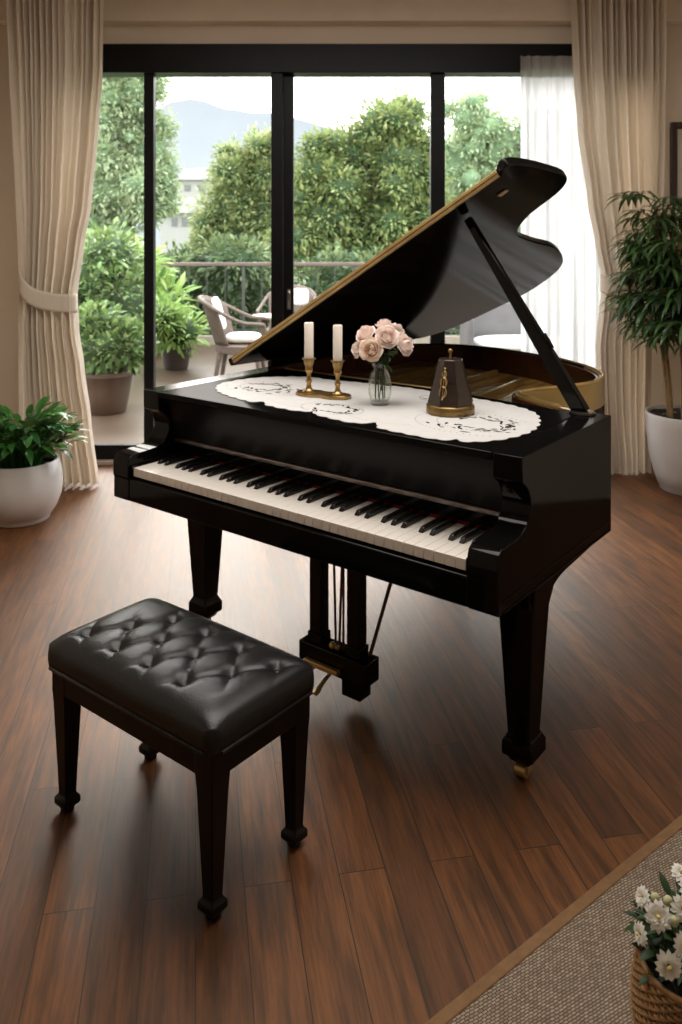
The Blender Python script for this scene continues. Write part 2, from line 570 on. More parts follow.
# ------------------------------------------------------------------ room shell
WY = 5.75                                          # inner face of the window wall
XL, XR, YB, CZ = -2.75, 2.9, -2.2, 3.35
struct('floor', MB().box(XL - 0.1, XR + 0.1, YB - 0.1, WY + 0.02, -0.12, 0.0), M['floor'])
struct('ceiling', MB().box(XL - 0.1, XR + 0.1, YB - 0.1, WY + 0.25, CZ, CZ + 0.12), M['ceiling'])
struct('wall_left', MB().box(XL - 0.12, XL, YB - 0.1, WY + 0.25, 0, CZ), M['wall'])
struct('wall_right', MB().box(XR, XR + 0.12, YB - 0.1, WY + 0.25, 0, CZ), M['wall'])
struct('wall_back', MB().box(XL, XR, YB - 0.12, YB, 0, CZ), M['wall'])
wx0, wx1 = at(60, 0, WY).x, at(640, 0, WY).x       # window opening
zt = at(0, 44, WY).z
zh = at(0, 73, WY).z
wf = MB()
wf.box(XL, wx0, WY, WY + 0.22, 0, CZ).box(wx1, XR, WY, WY + 0.22, 0, CZ).box(wx0, wx1, WY, WY + 0.22, zt, CZ)
struct('wall_front', wf, M['wall'])
zp = at(0, 21, WY - 0.12).z
struct('trim_1', MB().box(XL, XR, WY - 0.12, WY - 0.002, zp, CZ - 0.002), M['soffit'], bevel=0.006)
struct('baseboard_left', MB().box(XL + 0.001, XL + 0.016, YB + 0.02, WY - 0.02, 0.001, 0.09), M['soffit'], bevel=0.004)
struct('baseboard_front', MB().box(XL + 0.02, wx0 - 0.01, WY - 0.016, WY - 0.001, 0.001, 0.09).box(wx1 + 0.01, XR - 0.02, WY - 0.016, WY - 0.001, 0.001, 0.09), M['frame'], bevel=0.004)

# glazed sliding doors
win = empty('window_1', (0, WY, 0))
win['kind'] = 'structure'
def wx(u):
    return at(u, 0, WY).x
fr_ = MB().box(wx0 + .002, wx1 - .002, -0.02, 0.16, zh, zt - .002).box(wx0 + .002, wx0 + 0.08, -0.0, 0.16, 0.03, zh).box(wx1 - 0.08, wx1 - .002, -0.0, 0.16, 0.03, zh)
fr_.build('frame', M['frame'], win, bevel=0.004)
MB().box(wx0 + .002, wx1 - .002, -0.02, 0.18, 0.001, 0.028).build('threshold', M['sill'], win, bevel=0.003, label='pale threshold strip')
for u0, u1, y0, y1 in ((143, 153, 0.02, 0.09), (271, 283, 0.0, 0.07), (282, 293, 0.06, 0.13), (431, 445.5, 0.02, 0.09)):
    MB().box(wx(u0), wx(u1), y0, y1, 0.03, zh).build('mullion', M['frame'], win, bevel=0.004)
MB().box(wx0 + 0.08, wx1 - 0.08, 0.03, 0.08, 0.03, 0.13).build('bottom_rail', M['frame'], win, bevel=0.004)
for u0, u1, y in ((76, 143, 0.055), (153, 271, 0.055), (293, 431, 0.095), (445.5, 628, 0.055)):
    MB().add([(wx(u0), y, 0.12), (wx(u1), y, 0.12), (wx(u1), y, zh), (wx(u0), y, zh)], [(0, 1, 2, 3)]).build('pane', M['pane'], win)
hp = at(288.5, 300, WY)
MB().box(hp.x - 0.012, hp.x + 0.012, 0.03, 0.06, hp.z - 0.07, hp.z + 0.07).tube([(hp.x, 0.02, hp.z + 0.06), (hp.x, -0.012, hp.z + 0.05), (hp.x, -0.012, hp.z - 0.05), (hp.x, 0.02, hp.z - 0.06)], 0.008).build('handle', M['handle'], win, smooth=50, label='pale grey door handle')

# ------------------------------------------------------------------ curtains
def curtain(name, Y, keys, pleats, seed, mat, amp=0.06, hem=0.02, nu=240, nv=70, top=3.22):
    rnd = random.Random(seed)
    ks = [(at(0, v, Y).z, at(a, 0, Y).x, at(b, 0, Y).x) for v, a, b in keys]
    ph = [rnd.uniform(-0.5, 0.5) for _ in range(pleats * 2 + 4)]
    full = max(b - a for _, a, b in ks)
    def fn(u, v):
        z = top + (hem - top) * v
        a, b = lerp_keys(ks, z)
        w = b - a
        g = full / max(w, 0.2)
        uu = u + 0.022 * sin(9 * u + seed) + 0.009 * sin(23 * u + 2.1 * seed) + 0.010 * noise.noise(Vector((u * 14, v * 1.6, seed)))
        ang = 2 * pi * pleats * uu
        loc_amp = amp * min(1.5, 0.55 + 0.45 * g) * (0.7 + 0.5 * noise.noise(Vector((u * 6, seed * 3.1, v * 0.8))))
        s = sin(ang)
        y = Y + loc_amp * (abs(s) ** 0.75 * (1 if s > 0 else -1)) + 0.02 * noise.noise(Vector((u * 20, v * 3, seed)))
        y += 0.05 * max(0, 1 - abs(z - 1.22) / 0.5) * (0.5 - abs(u - 0.5)) * -1
        x = a + w * u + 0.010 * g * sin(ang * 0.5 + 1.3) * 0.6
        return (x, y, z + (0.004 * sin(ang) if v > 0.99 else 0))
    return MB().grid(fn, nu, nv)

LY = 5.25
lkeys = [(-40, 4, 104), (0, 5, 103), (73, 8, 102), (130, 11, 98), (200, 15, 91), (250, 18, 82), (295, 20, 75), (330, 18, 77), (370, 17, 83), (420, 17, 90), (495, 17, 100)]
lc = thing('curtain', 'cream linen curtain beside the white pot, tied back before the garden shrubs', 'curtain', group=None)
curtain('drape', LY, lkeys, 15, 3.0, M['curtain']).build('drape', M['curtain'], lc, smooth=180)
def tieback(Y, pts, hw, out, parent):
    c = [at(u, v, Y) for u, v in pts]
    c = spline(c, 8)
    n = len(c)
    mb = MB()
    def fn(u, v):
        p = c[min(n - 1, int(round(u * (n - 1))))]
        bulge = -out * (sin(pi * u) ** 0.5) if 0 < u < 1 else 0
        return (p.x, Y + bulge, p.z + hw * (1 - 2 * v))
    mb.grid(fn, n - 1, 6)
    o = mb.build('tieback', M['curtain'], parent, smooth=180)
    s = o.modifiers.new('thick', 'SOLIDIFY')
    s.thickness = 0.012
    return o
tieback(LY, [(21, 280), (26, 286), (38, 296), (56, 301), (69, 302.5), (77.5, 303)], 0.058, 0.10, lc)
RY = 5.67
rkeys = [(-40, 570, 665), (0, 571, 664), (60, 573, 664), (130, 578, 663), (200, 588, 661), (245, 596, 658), (283, 603, 652), (310, 600, 650), (345, 596, 650), (400, 598, 649), (470, 604, 648)]
rc = thing('curtain', 'cream linen curtain beside the tall palm, tied back over the sheer voile', 'curtain')
curtain('drape', RY - 0.12, rkeys, 14, 8.0, M['curtain'], amp=0.05, hem=0.012).build('drape', M['curtain'], rc, smooth=180)
tieback(RY - 0.12, [(600, 283), (606, 284), (618, 282), (634, 278), (655, 268)], 0.062, 0.115, rc)
skeys = [(-40, 519, 612), (73, 519.5, 612), (300, 520, 612), (470, 520, 612)]
sh = curtain('sheer', WY - 0.085, skeys, 8, 5.0, M['sheer'], amp=0.02, hem=0.035, nu=160, nv=20, top=zh + .1)
tag(sh.build('sheer_curtain', M['sheer'], smooth=180), 'white sheer voile curtain hanging behind the open piano lid', 'curtain')

# picture on the wall
pic = thing('picture_frame', 'dark wooden picture frame on the wall above the tall palm', 'picture')
pa, pb = at(671, 122, WY - 0.03), at(671, 205, WY - 0.03)
px0, px1, pz1, pz0 = pa.x, pa.x + 0.42, pa.z, pb.z
m_ = MB()
for b in ((px0, px0 + 0.045, pz0, pz1), (px1 - 0.045, px1, pz0, pz1), (px0 + .045, px1 - .045, pz1 - 0.045, pz1), (px0 + .045, px1 - .045, pz0, pz0 + 0.045)):
    m_.box(b[0], b[1], WY - 0.035, WY - 0.004, b[2], b[3])
m_.build('frame', M['picture_wood'], pic, bevel=0.006)
MB().box(px0 + 0.03, px1 - 0.03, WY - 0.016, WY - 0.006, pz0 + 0.03, pz1 - 0.03).build('mount', M['picture_mat'], pic, label='cream picture mount')

# ------------------------------------------------------------------ grand piano
ANG = atan2(-0.617, 0.787)
OP = Vector((-0.88, 3.188, 0))
W, ZT, ZB, ZK = 1.643, 0.983, 0.590, 0.676
pno = thing('grand_piano', 'black lacquered grand piano with raised lid and open keyboard', 'piano', OP, ANG)
prof = [(0.004, ZB), (0.004, ZK - 0.004), (0.0, ZK), (0.0, 0.735), (0.006, 0.752), (0.022, 0.762), (0.10, 0.765), (0.140, 0.769), (0.168, 0.781), (0.188, 0.80), (0.200, 0.828),
        (0.198, 0.856), (0.186, 0.880), (0.170, 0.896), (0.155, 0.905), (0.146, 0.912), (0.145, ZT)]
AW = 0.092
def arm(s0, s1, back, name):
    poly = [(t, z) for t, z in prof] + [(back, ZT), (back, ZB)]
    return MB().prism(poly, lambda p: (s0, p[0], p[1]), lambda p: (s1, p[0], p[1])).build(name, M['lacquer'], pno, bevel=0.006, seg=3)
arm(W - AW, W, 0.83, 'side_arm')
arm(0.0, AW, 0.86, 'side_arm')
MB().box(AW + .001, W - AW - .001, 0.004, 0.035, ZB, ZK).build('key_slip', M['lacquer'], pno, bevel=0.005)
MB().box(AW + .001, W - AW - .001, 0.036, 0.82, ZB + 0.004, 0.655).build('key_bed', M['lacquer'], pno)
for s0 in (AW + 0.001, W - AW - 0.0115):
    MB().box(s0, s0 + 0.0105, 0.012, 0.24, ZK - 0.02, 0.722).build('key_block', M['lacquer'], pno, bevel=0.003)
MB().box(AW + .001, W - AW - .001, 0.256, 0.275, 0.655, 0.80).build('name_board', M['lacquer'], pno)
MB().box(AW + .012, W - AW - .012, 0.2505, 0.2555, 0.70, 0.7245).build('felt_strip', M['red_felt'], pno, label='thin red felt strip behind the keys')
# fallboard leaning, with a silver strip along its foot
def slab(p0, p1, th, s0, s1):
    (t0, z0), (t1, z1) = p0, p1
    dx, dz = t1 - t0, z1 - z0
    L = sqrt(dx * dx + dz * dz)
    nx, nz_ = dz / L * th, -dx / L * th
    if nx < 0:
        nx, nz_ = -nx, -nz_
    poly = [(t0, z0), (t1, z1), (t1 + nx, z1 + nz_), (t0 + nx, z0 + nz_)]
    return MB().prism(poly, lambda p: (s0, p[0], p[1]), lambda p: (s1, p[0], p[1]))
slab((0.232, 0.785), (0.178, 0.958), 0.02, AW + .001, W - AW - .001).build('fall_board', M['board'], pno, bevel=0.003)
slab((0.226, 0.772), (0.2225, 0.7875), 0.02, AW + .002, W - AW - .002).build('fall_board_trim', M['steel'], pno, bevel=0.003, label='silver strip along the fall board')
# keys
S0, S1, NK = 0.1045, W - 0.1045, 42
KP = (S1 - S0) / NK
wk = MB().box(-KP / 2 + 0.0006, KP / 2 - 0.0006, 0.016, 0.25, 0.684, 0.716).build('white_key', M['ivory'], pno, bevel=0.0016)
bkm = MB().add([(-0.0085, 0.108, 0.716), (0.0085, 0.108, 0.716), (0.0085, 0.25, 0.716), (-0.0085, 0.25, 0.716),
                (-0.0068, 0.122, 0.7305), (0.0068, 0.122, 0.7305), (0.0068, 0.25, 0.7315), (-0.0068, 0.25, 0.7315)],
               [(3, 2, 1, 0), (4, 5, 6, 7), (0, 1, 5, 4), (1, 2, 6, 5), (2, 3, 7, 6), (3, 0, 4, 7)])
bk = bkm.build('black_key', M['ebony'], pno, bevel=0.0018)
firstw, firstb = True, True
for i in range(NK):
    o = wk if i == 0 else wk.copy()
    if i:
        COL.objects.link(o)
    o.location.x = S0 + (i + 0.5) * KP
    if i % 7 in (0, 1, 3, 4, 5) and i < NK - 1:
        b = bk if firstb else bk.copy()
        if not firstb:
            COL.objects.link(b)
        firstb = False
        off = {0: -0.06, 1: 0.06, 3: -0.09, 4: 0, 5: 0.09}[i % 7] * KP
        b.location.x = S0 + (i + 1) * KP + off
# flat front top with brass edge
shelf = [(AW + .001, 0.142), (W - AW - .001, 0.142), (W - AW - .001, 0.79), (1.2, 0.835), (0.95, 0.868), (AW + .001, 0.868)]
MB().prism(shelf, lambda p: (p[0], p[1], 0.958), lambda p: (p[0], p[1], ZT + 0.001)).build('front_top', M['top_lacquer'], pno, bevel=0.005)
MB().box(AW + .01, 0.95, 0.869, 0.882, 0.964, ZT + 0.004).build('top_edge_strip', M['brass'], pno, bevel=0.002, label='brass strip along the back of the front top')
# curved rim
rim_out = spline([(1.52, 0.835), (1.36, 0.90), (1.235, 0.985), (1.235, 1.08), (1.29, 1.19), (1.345, 1.32), (1.366, 1.44), (1.345, 1.57), (1.285, 1.68), (1.185, 1.79), (1.007, 1.925), (0.86, 2.02),
                  (0.701, 2.081), (0.53, 2.125), (0.355, 2.13), (0.20, 2.08), (0.09, 1.98), (0.03, 1.86), (0.0, 1.7), (0.0, 1.3), (0.0, 0.862)], 6)
rim_out = [Vector((p[0], p[1])) for p in [(q.x, q.y) for q in [Vector((a.x, a.y, 0)) for a in rim_out]]]
def offs(path, dd):
    out = []
    for i, p in enumerate(path):
        t = path[min(i + 1, len(path) - 1)] - path[max(i - 1, 0)]
        t.normalize()
        out.append(Vector((p.x - t.y * dd, p.y + t.x * dd)))
    return out
def wallstrip(path, th, z0, z1, mat, name, **k):
    inn = offs(path, th)
    n = len(path)
    vs = [(p.x, p.y, z) for p in path for z in (z0, z1)] + [(p.x, p.y, z) for p in inn for z in (z0, z1)]
    fs = []
    for i in range(n - 1):
        a, b, c, d_ = 2 * i, 2 * i + 1, 2 * n + 2 * i, 2 * n + 2 * i + 1
        fs += [(a, a + 2, b + 2, b), (c, d_, d_ + 2, c + 2), (b, b + 2, d_ + 2, d_), (a, c, c + 2, a + 2)]
    e = 2 * n - 2
    fs += [(0, 1, 2 * n + 1, 2 * n), (e, e + 2 * n, e + 2 * n + 1, e + 1)]
    return MB().add(vs, fs).build(name, mat, pno, smooth=35, **k)
wallstrip(rim_out, 0.03, ZB, 0.868, M['lacquer'], 'rim')
nb = next(i for i, p in enumerate(rim_out) if p.y > 1.75 and p.x < 1.2)
wallstrip(rim_out[:nb + 1], 0.022, 0.8685, ZT - 0.0, M['gold_lacquer'], 'rim_band', label='gold lacquered upper band of the curved side')
wallstrip(rim_out[nb:], 0.022, 0.8685, ZT, M['lid_lacquer'], 'rim_band')
lip = [Vector((p.x, p.y, ZT + 0.002)) for p in offs(rim_out[3:nb + 14], 0.006)]
MB().tube(lip, 0.0075, 8).build('rim_bead', M['brass'], pno, smooth=60, label='brass bead on the rim edge')
inner = offs(rim_out, 0.0235)
wallstrip(inner, 0.014, 0.80, ZT - 0.006, M['inner_rim'], 'inner_rim', label='mahogany brown inner face of the rim')
pl = [(p.x, p.y) for p in offs(rim_out, 0.034)][2:-1]
MB().prism(pl + [(0.04, 0.80), (1.4, 0.80)], lambda p: (p[0], p[1], 0.80), lambda p: (p[0], p[1], 0.855)).build('iron_plate', M['plate'], pno, label='gold painted iron plate inside the case')
st = MB()
for k in range(34):
    a = 0.12 + k * 0.033
    e = 1.95 - 0.75 * max(0, (a - 0.35) / 0.95) ** 1.3
    st.tube([(a, 0.9, 0.892), (a * 0.93 + 0.03, e, 0.892)], 0.0016, 4)
st.build('strings', M['old_brass'], pno, smooth=60, kind=None)
sb = MB()
for a0, a1, e in ((0.25, 0.3, 2.0), (0.58, 0.6, 2.0), (0.9, 0.82, 1.85), (1.12, 1.08, 1.55)):
    sb.add([(a0 - .014, 0.9, 0.855), (a0 + .014, 0.9, 0.855), (a1 + .014, e, 0.855), (a1 - .014, e, 0.855),
            (a0 - .010, 0.9, 0.885), (a0 + .010, 0.9, 0.885), (a1 + .010, e, 0.885), (a1 - .010, e, 0.885)],
           [(3, 2, 1, 0), (4, 5, 6, 7), (0, 1, 5, 4), (1, 2, 6, 5), (2, 3, 7, 6), (3, 0, 4, 7)])
sb.build('plate_strut', M['gold_lacquer'], pno, bevel=0.003)
pins = MB()
for r_ in range(2):
    for k in range(16):
        pins.tube([(0.99 + k * 0.03, 0.90 - k * 0.0035 + r_ * 0.022, 0.90), (0.99 + k * 0.03, 0.897 - k * 0.0035 + r_ * 0.022, 0.968)], 0.0042, 6)
pins.build('tuning_pins', M['brass'], pno, smooth=60)
MB().prism([(0.96, 0.872), (1.2, 0.84), (1.5, 0.80), (1.5, 0.83), (1.28, 0.925), (1.2, 0.95), (0.96, 0.985)], lambda p: (p[0], p[1], 0.87), lambda p: (p[0], p[1], 0.925)).build('pin_block', M['lacquer'], pno, bevel=0.004)
# lid
LA, LK, LZ = radians(31.7), -0.02, 1.013
def lp(q, t, hgt=0.0):
    nrm = Vector((-sin(LA), -LK * cos(LA), cos(LA))).normalized()
    return Vector((q * cos(LA), t, LZ + q * sin(LA) + LK * (t - 0.7))) + nrm * hgt
lid_pts = [(1.573, 0.655), (1.590, 0.70), (1.596, 0.80), (1.594, 0.94), (1.583, 1.126), (1.561, 1.209), (1.512, 1.269), (1.45, 1.298), (1.386, 1.308), (1.306, 1.325), (1.202, 1.40), (1.139, 1.518), (1.089, 1.782),
           (1.048, 2.081), (0.951, 2.382), (0.834, 2.588), (0.678, 2.687), (0.512, 2.697), (0.353, 2.612), (0.16, 2.48), (0.06, 2.36), (0.01, 2.22), (0.0, 2.0)]
lid_poly = [(p.x, p.y) for p in spline([(a, b, 0) for a, b in lid_pts], 5)] + [(0.0, 1.3), (0.0, 0.626), (0.5, 0.655), (1.0, 0.685), (1.45, 0.700), (1.515, 0.7035), (1.535, 0.672), (1.553, 0.658)]
MB().prism(lid_poly, lambda p: lp(p[0], p[1], 0.0), lambda p: lp(p[0], p[1], 0.034)).build('lid', M['lid_lacquer'], pno, bevel=0.006)
def lid_front(q):
    return 0.626 + (0.700 - 0.626) * q / 1.45
g = MB()
g.prism([(0.03, 0.0), (1.513, 0.0), (1.513, 1.0), (0.03, 1.0)],
        lambda p: lp(p[0], lid_front(p[0]) - 0.007, 0.0005 + 0.0275 * p[1]), lambda p: lp(p[0], lid_front(p[0]) + 0.004, 0.0005 + 0.0275 * p[1]))
g.build('lid_edge_strip', M['brass'], pno, bevel=0.0015, label='long brass strip on the front edge of the lid')
g = MB()
g.prism([(0.03, 0.0), (1.513, 0.0), (1.513, 1.0), (0.03, 1.0)],
        lambda p: lp(p[0], lid_front(p[0]) - 0.0095, 0.012 + 0.0025 * p[1]), lambda p: lp(p[0], lid_front(p[0]) - 0.0062, 0.012 + 0.0025 * p[1]))
g.build('lid_edge_groove', M['dark_wood'], pno)
def lz(t):
    return LZ + LK * (t - 0.7) - 0.001
MB().add([(0, 0.87, ZT + .001), (0.02, 0.87, ZT + .001), (0.02, 1.7, ZT + .001), (0, 1.7, ZT + .001), (0, 0.87, lz(0.87)), (0.02, 0.87, lz(0.87) + .011), (0.02, 1.7, lz(1.7) + .011), (0, 1.7, lz(1.7))],
         [(3, 2, 1, 0), (4, 5, 6, 7), (0, 1, 5, 4), (1, 2, 6, 5), (2, 3, 7, 6), (3, 0, 4, 7)]).build('spine_rail', M['lid_lacquer'], pno)
for tt in ():
    MB().box(-0.004, 0.05, tt, tt + 0.07, ZT + 0.001, LZ + LK * (tt - .7) - 0.002).build('lid_hinge', M['satin'], pno, bevel=0.002)
# prop
pa_, pb_ = Vector((1.555, 0.795, ZT + 0.002)), lp(1.262, 0.842, -0.012)
dirp = (pb_ - pa_).normalized()
sd = Vector((0, 1, 0))
fwd = dirp.cross(sd).normalized()
def prop_section(p, w, d_):
    return [p + fwd * w + sd * d_, p - fwd * w + sd * d_, p - fwd * w - sd * d_, p + fwd * w - sd * d_]
g = MB()
secs = [prop_section(pa_, 0.026, 0.02), prop_section(pa_ + dirp * 0.28, 0.024, 0.018), prop_section(pa_ + dirp * 0.5, 0.019, 0.016), prop_section(pb_, 0.015, 0.014)]
g.add([q for s_ in secs for q in s_], [(4 * i + k, 4 * i + (k + 1) % 4, 4 * i + 4 + (k + 1) % 4, 4 * i + 4 + k) for i in range(3) for k in range(4)] + [(3, 2, 1, 0), (12, 13, 14, 15)])
prop = g.build('lid_prop', M['lacquer'], pno, bevel=0.005)
MB().tube([pa_ + dirp * 0.24 - fwd * 0.03, pa_ + dirp * 0.30 - fwd * 0.031], 0.005, 8).tube([pa_ + dirp * 0.27 - fwd * 0.022, pa_ + dirp * 0.27 - fwd * 0.034], 0.006, 10).build('prop_catch', M['satin'], prop, smooth=60)
MB().lathe([(0.045, 0), (0.045, 0.006), (0.038, 0.008)], (1.555, 0.795, ZT + 0.001), 20, True).build('prop_socket', M['steel'], pno, smooth=40, label='silver socket plate of the lid prop')
MB().prism([(1.41, 0.845), (1.45, 0.845), (1.45, 0.875), (1.41, 0.875)], lambda p: lp(p[0], p[1], -0.007), lambda p: lp(p[0], p[1], -0.0005)).build('prop_cup', M['old_brass'], pno, bevel=0.002, label='small brass plate under the lid corner')
# legs
def taper(z_w, c=(0, 0)):
    vs, fs = [], []
    for z, w in z_w:
        vs += [(c[0] - w, c[1] - w, z), (c[0] + w, c[1] - w, z), (c[0] + w, c[1] + w, z), (c[0] - w, c[1] + w, z)]
    for i in range(len(z_w) - 1):
        for k in range(4):
            fs.append((4 * i + k, 4 * i + (k + 1) % 4, 4 * i + 4 + (k + 1) % 4, 4 * i + 4 + k))
    fs += [(3, 2, 1, 0), tuple(4 * (len(z_w) - 1) + k for k in range(4))]
    return MB().add(vs, fs)
for ls, lt in ((1.574, 0.298), (0.145, 0.345), (0.5, 1.72)):
    lg = taper([(0.046, 0.030), (0.062, 0.038), (0.068, 0.049), (0.105, 0.049), (0.122, 0.040), (0.13, 0.036), (0.50, 0.056), (0.552, 0.066), (ZB - 0.001, 0.068)]).build('leg', M['lacquer'], pno, bevel=0.004)
    lg.location = (ls, lt, 0)
    ca = MB().tube([(-0.017, -0.012, 0.0195), (0.017, -0.012, 0.0195)], 0.0195, 16).tube([(0, 0, 0.02), (0, 0, 0.047)], 0.012, 10).box(-0.021, -0.0175, -0.018, 0.012, 0.012, 0.046).box(0.0175, 0.021, -0.018, 0.012, 0.012, 0.046)
    ca.build('caster', M['brass'], lg, smooth=40, label='brass caster wheel')
# bracket rail under the right side
br_poly = [(0.215, ZB - 0.001), (0.80, ZB - 0.001), (0.80, 0.581), (0.57, 0.569), (0.474, 0.564), (0.425, 0.558), (0.395, 0.550), (0.374, 0.539), (0.366, 0.526), (0.215, 0.526)]
MB().prism(br_poly, lambda p: (W - 0.135, p[0], p[1]), lambda p: (W - 0.012, p[0], p[1])).build('leg_bracket', M['lacquer'], pno, bevel=0.003)
MB().box(W, W + 0.003, 0.03, 0.82, 0.622, 0.6255).box(W, W + 0.003, 0.03, 0.82, ZB + 0.001, ZB + 0.006).build('side_moulding', M['lacquer'], pno, bevel=0.001)
# lyre
ly = empty('pedal_lyre', (0, 0, 0), parent=pno)
for s_ in (0.80, 0.966):
    MB().box(s_ - 0.026, s_ + 0.026, 0.258, 0.304, 0.165, ZB + 0.003).box(s_ - 0.031, s_ + 0.031, 0.253, 0.309, 0.17, 0.205).build('lyre_post', M['lacquer'], ly, bevel=0.003)
MB().box(0.735, 1.03, 0.245, 0.325, 0.088, 0.168).build('pedal_box', M['lacquer'], ly, bevel=0.005)
MB().box(0.92, 1.0, 0.255, 0.318, 0.03, 0.087).build('pedal_box_foot', M['lacquer'], ly, bevel=0.004)
MB().box(0.775, 0.925, 0.222, 0.243, 0.104, 0.122).build('pedal_plate', M['brass'], ly, bevel=0.003, label='brass plate on the pedal box')
for s_ in (0.80, 0.872):
    g = MB().tube([(s_, 0.25, 0.085), (s_, 0.225, 0.078), (s_, 0.20, 0.066), (s_, 0.185, 0.058), (s_, 0.17, 0.052)], [0.006, 0.007, 0.008, 0.011, 0.009], 10, (1.25, 0.6))
    g.build('pedal', M['brass'], ly, smooth=60)
for s_, ds in ((0.868, -0.01), (0.892, 0.012), (0.905, 0.0)):
    MB().tube([(s_ + ds, 0.285, ZB), (s_ + ds * .3, 0.286, 0.4), (s_ - ds * .4, 0.285, 0.166)], 0.0045, 8).build('pedal_rod', M['rod'], ly, smooth=60)
MB().tube([(1.0, 0.31, 0.165), (0.977, 0.464, 0.35), (0.945, 0.78, ZB)], 0.007, 8).build('lyre_brace', M['rod'], ly, smooth=60)
MB().ball((0.875, 0.262, 0.182), 0.012).ball((0.89, 0.27, 0.176), 0.010).build('rod_nut', M['brass'], ly, smooth=60)

# world position of a point given in piano coordinates
RP = Matrix.Translation(OP) @ Matrix.Rotation(ANG, 4, 'Z')
def pw(s, t, z):
    return RP @ Vector((s, t, z))
TOPZ = ZT + 0.0012

# ------------------------------------------------------------------ lace runner on the piano
dpts = [(0.160, 0.46), (0.18, 0.39), (0.245, 0.32), (0.33, 0.272), (0.44, 0.243), (0.52, 0.232), (0.56, 0.264), (0.60, 0.226), (0.70, 0.214), (0.78, 0.222), (0.805, 0.26), (0.84, 0.216), (0.94, 0.195), (1.03, 0.192), (1.085, 0.238),
        (1.13, 0.186), (1.24, 0.172), (1.36, 0.172), (1.395, 0.205), (1.44, 0.202), (1.49, 0.26), (1.52, 0.34), (1.528, 0.43), (1.512, 0.52), (1.475, 0.61), (1.42, 0.69), (1.33, 0.745), (1.20, 0.775), (1.08, 0.785), (1.03, 0.77), (0.95, 0.80), (0.8, 0.81), (0.72, 0.79),
        (0.6, 0.785), (0.46, 0.755), (0.36, 0.76), (0.29, 0.72), (0.21, 0.645), (0.17, 0.56)]
dl = spline([(a, b, 0) for a, b in dpts], 12, True)
cum, out = 0.0, []
for i, p in enumerate(dl):
    q = dl[(i + 1) % len(dl)]
    t = (q - dl[i - 1]).normalized()
    nrm = Vector((t.y, -t.x, 0))
    cum += (q - p).length
    pp = p + nrm * (0.010 * abs(sin(cum / 0.062 * pi)))
    out.append((pp.x, pp.y))
rn = thing('table_runner', 'white scalloped lace runner spread over the flat top of the piano', 'cloth', OP, ANG)
rno = MB().prism(out, lambda p: (p[0], p[1], TOPZ), lambda p: (p[0], p[1], TOPZ + 0.0018)).build('cloth', M['lace'], rn)
RZ = TOPZ + 0.0019
cw = MB()
stt = MB()
def cut_leaf(c, a, L, w):
    d_ = Vector((cos(a), sin(a), 0)); n_ = Vector((-sin(a), cos(a), 0))
    c = Vector((c[0], c[1], RZ))
    pts = [c - d_ * L, c - d_ * L * .3 + n_ * w, c + d_ * L * .4 + n_ * w * .8, c + d_ * L, c + d_ * L * .4 - n_ * w * .8, c - d_ * L * .3 - n_ * w]
    cw.add(pts, [(0, 5, 4, 3, 2, 1)])
lobes = [((0.37, 0.46), 0.10, 0.62), ((0.36, 0.47), 0.065, 0.62), ((0.83, 0.315), 0.07, 0.30), ((1.34, 0.42), 0.115, 0.70), ((1.35, 0.43), 0.08, 0.7), ((1.05, 0.70), 0.05, 0.5)]
for (c, r, ecc) in lobes:
    for k in range(32):
        a = 2 * pi * k / 32 + random.uniform(-.08, .08)
        if (k // 5) % 4 == 3:
            continue
        rr_ = r * random.uniform(0.75, 1.12)
        pos = (c[0] + 1.35 * rr_ * cos(a), c[1] + rr_ * sin(a) * (0.75 + ecc * .3))
        cut_leaf(pos, a + random.uniform(0.5, 2.4), random.uniform(0.010, 0.021), random.uniform(0.0035, 0.0068))
    for k in range(60):
        a = 2 * pi * k / 60
        pos = Vector((c[0] + 1.8 * r * cos(a), c[1] + 1.35 * r * sin(a) * (0.75 + ecc * .3), RZ))
        if not (0.2 < pos.x < 1.47 and 0.24 < pos.y < 0.73):
            continue
        stt.add([pos + Vector((0.0028 * cos(j), 0.0028 * sin(j), 0)) for j in (0, 1.05, 2.1, 3.14, 4.2, 5.25)], [(0, 1, 2, 3, 4, 5)])
for k in range(26):
    pos = Vector((0.55 + 0.012 * k, 0.29 - 0.03 * sin(pi * k / 25), RZ))
    stt.add([pos + Vector((0.002 * cos(j), 0.002 * sin(j), 0)) for j in (0, 1.05, 2.1, 3.14, 4.2, 5.25)], [(0, 1, 2, 3, 4, 5)])
    pos = Vector((0.92 + 0.0105 * k, 0.275 - 0.035 * sin(pi * k / 25), RZ))
    stt.add([pos + Vector((0.002 * cos(j), 0.002 * sin(j), 0)) for j in (0, 1.05, 2.1, 3.14, 4.2, 5.25)], [(0, 1, 2, 3, 4, 5)])
cw.build('lace_pattern', M['cutwork'], rn, label='dark openwork leaves cut in the lace')
stt.build('stitch', M['stitch'], rn)

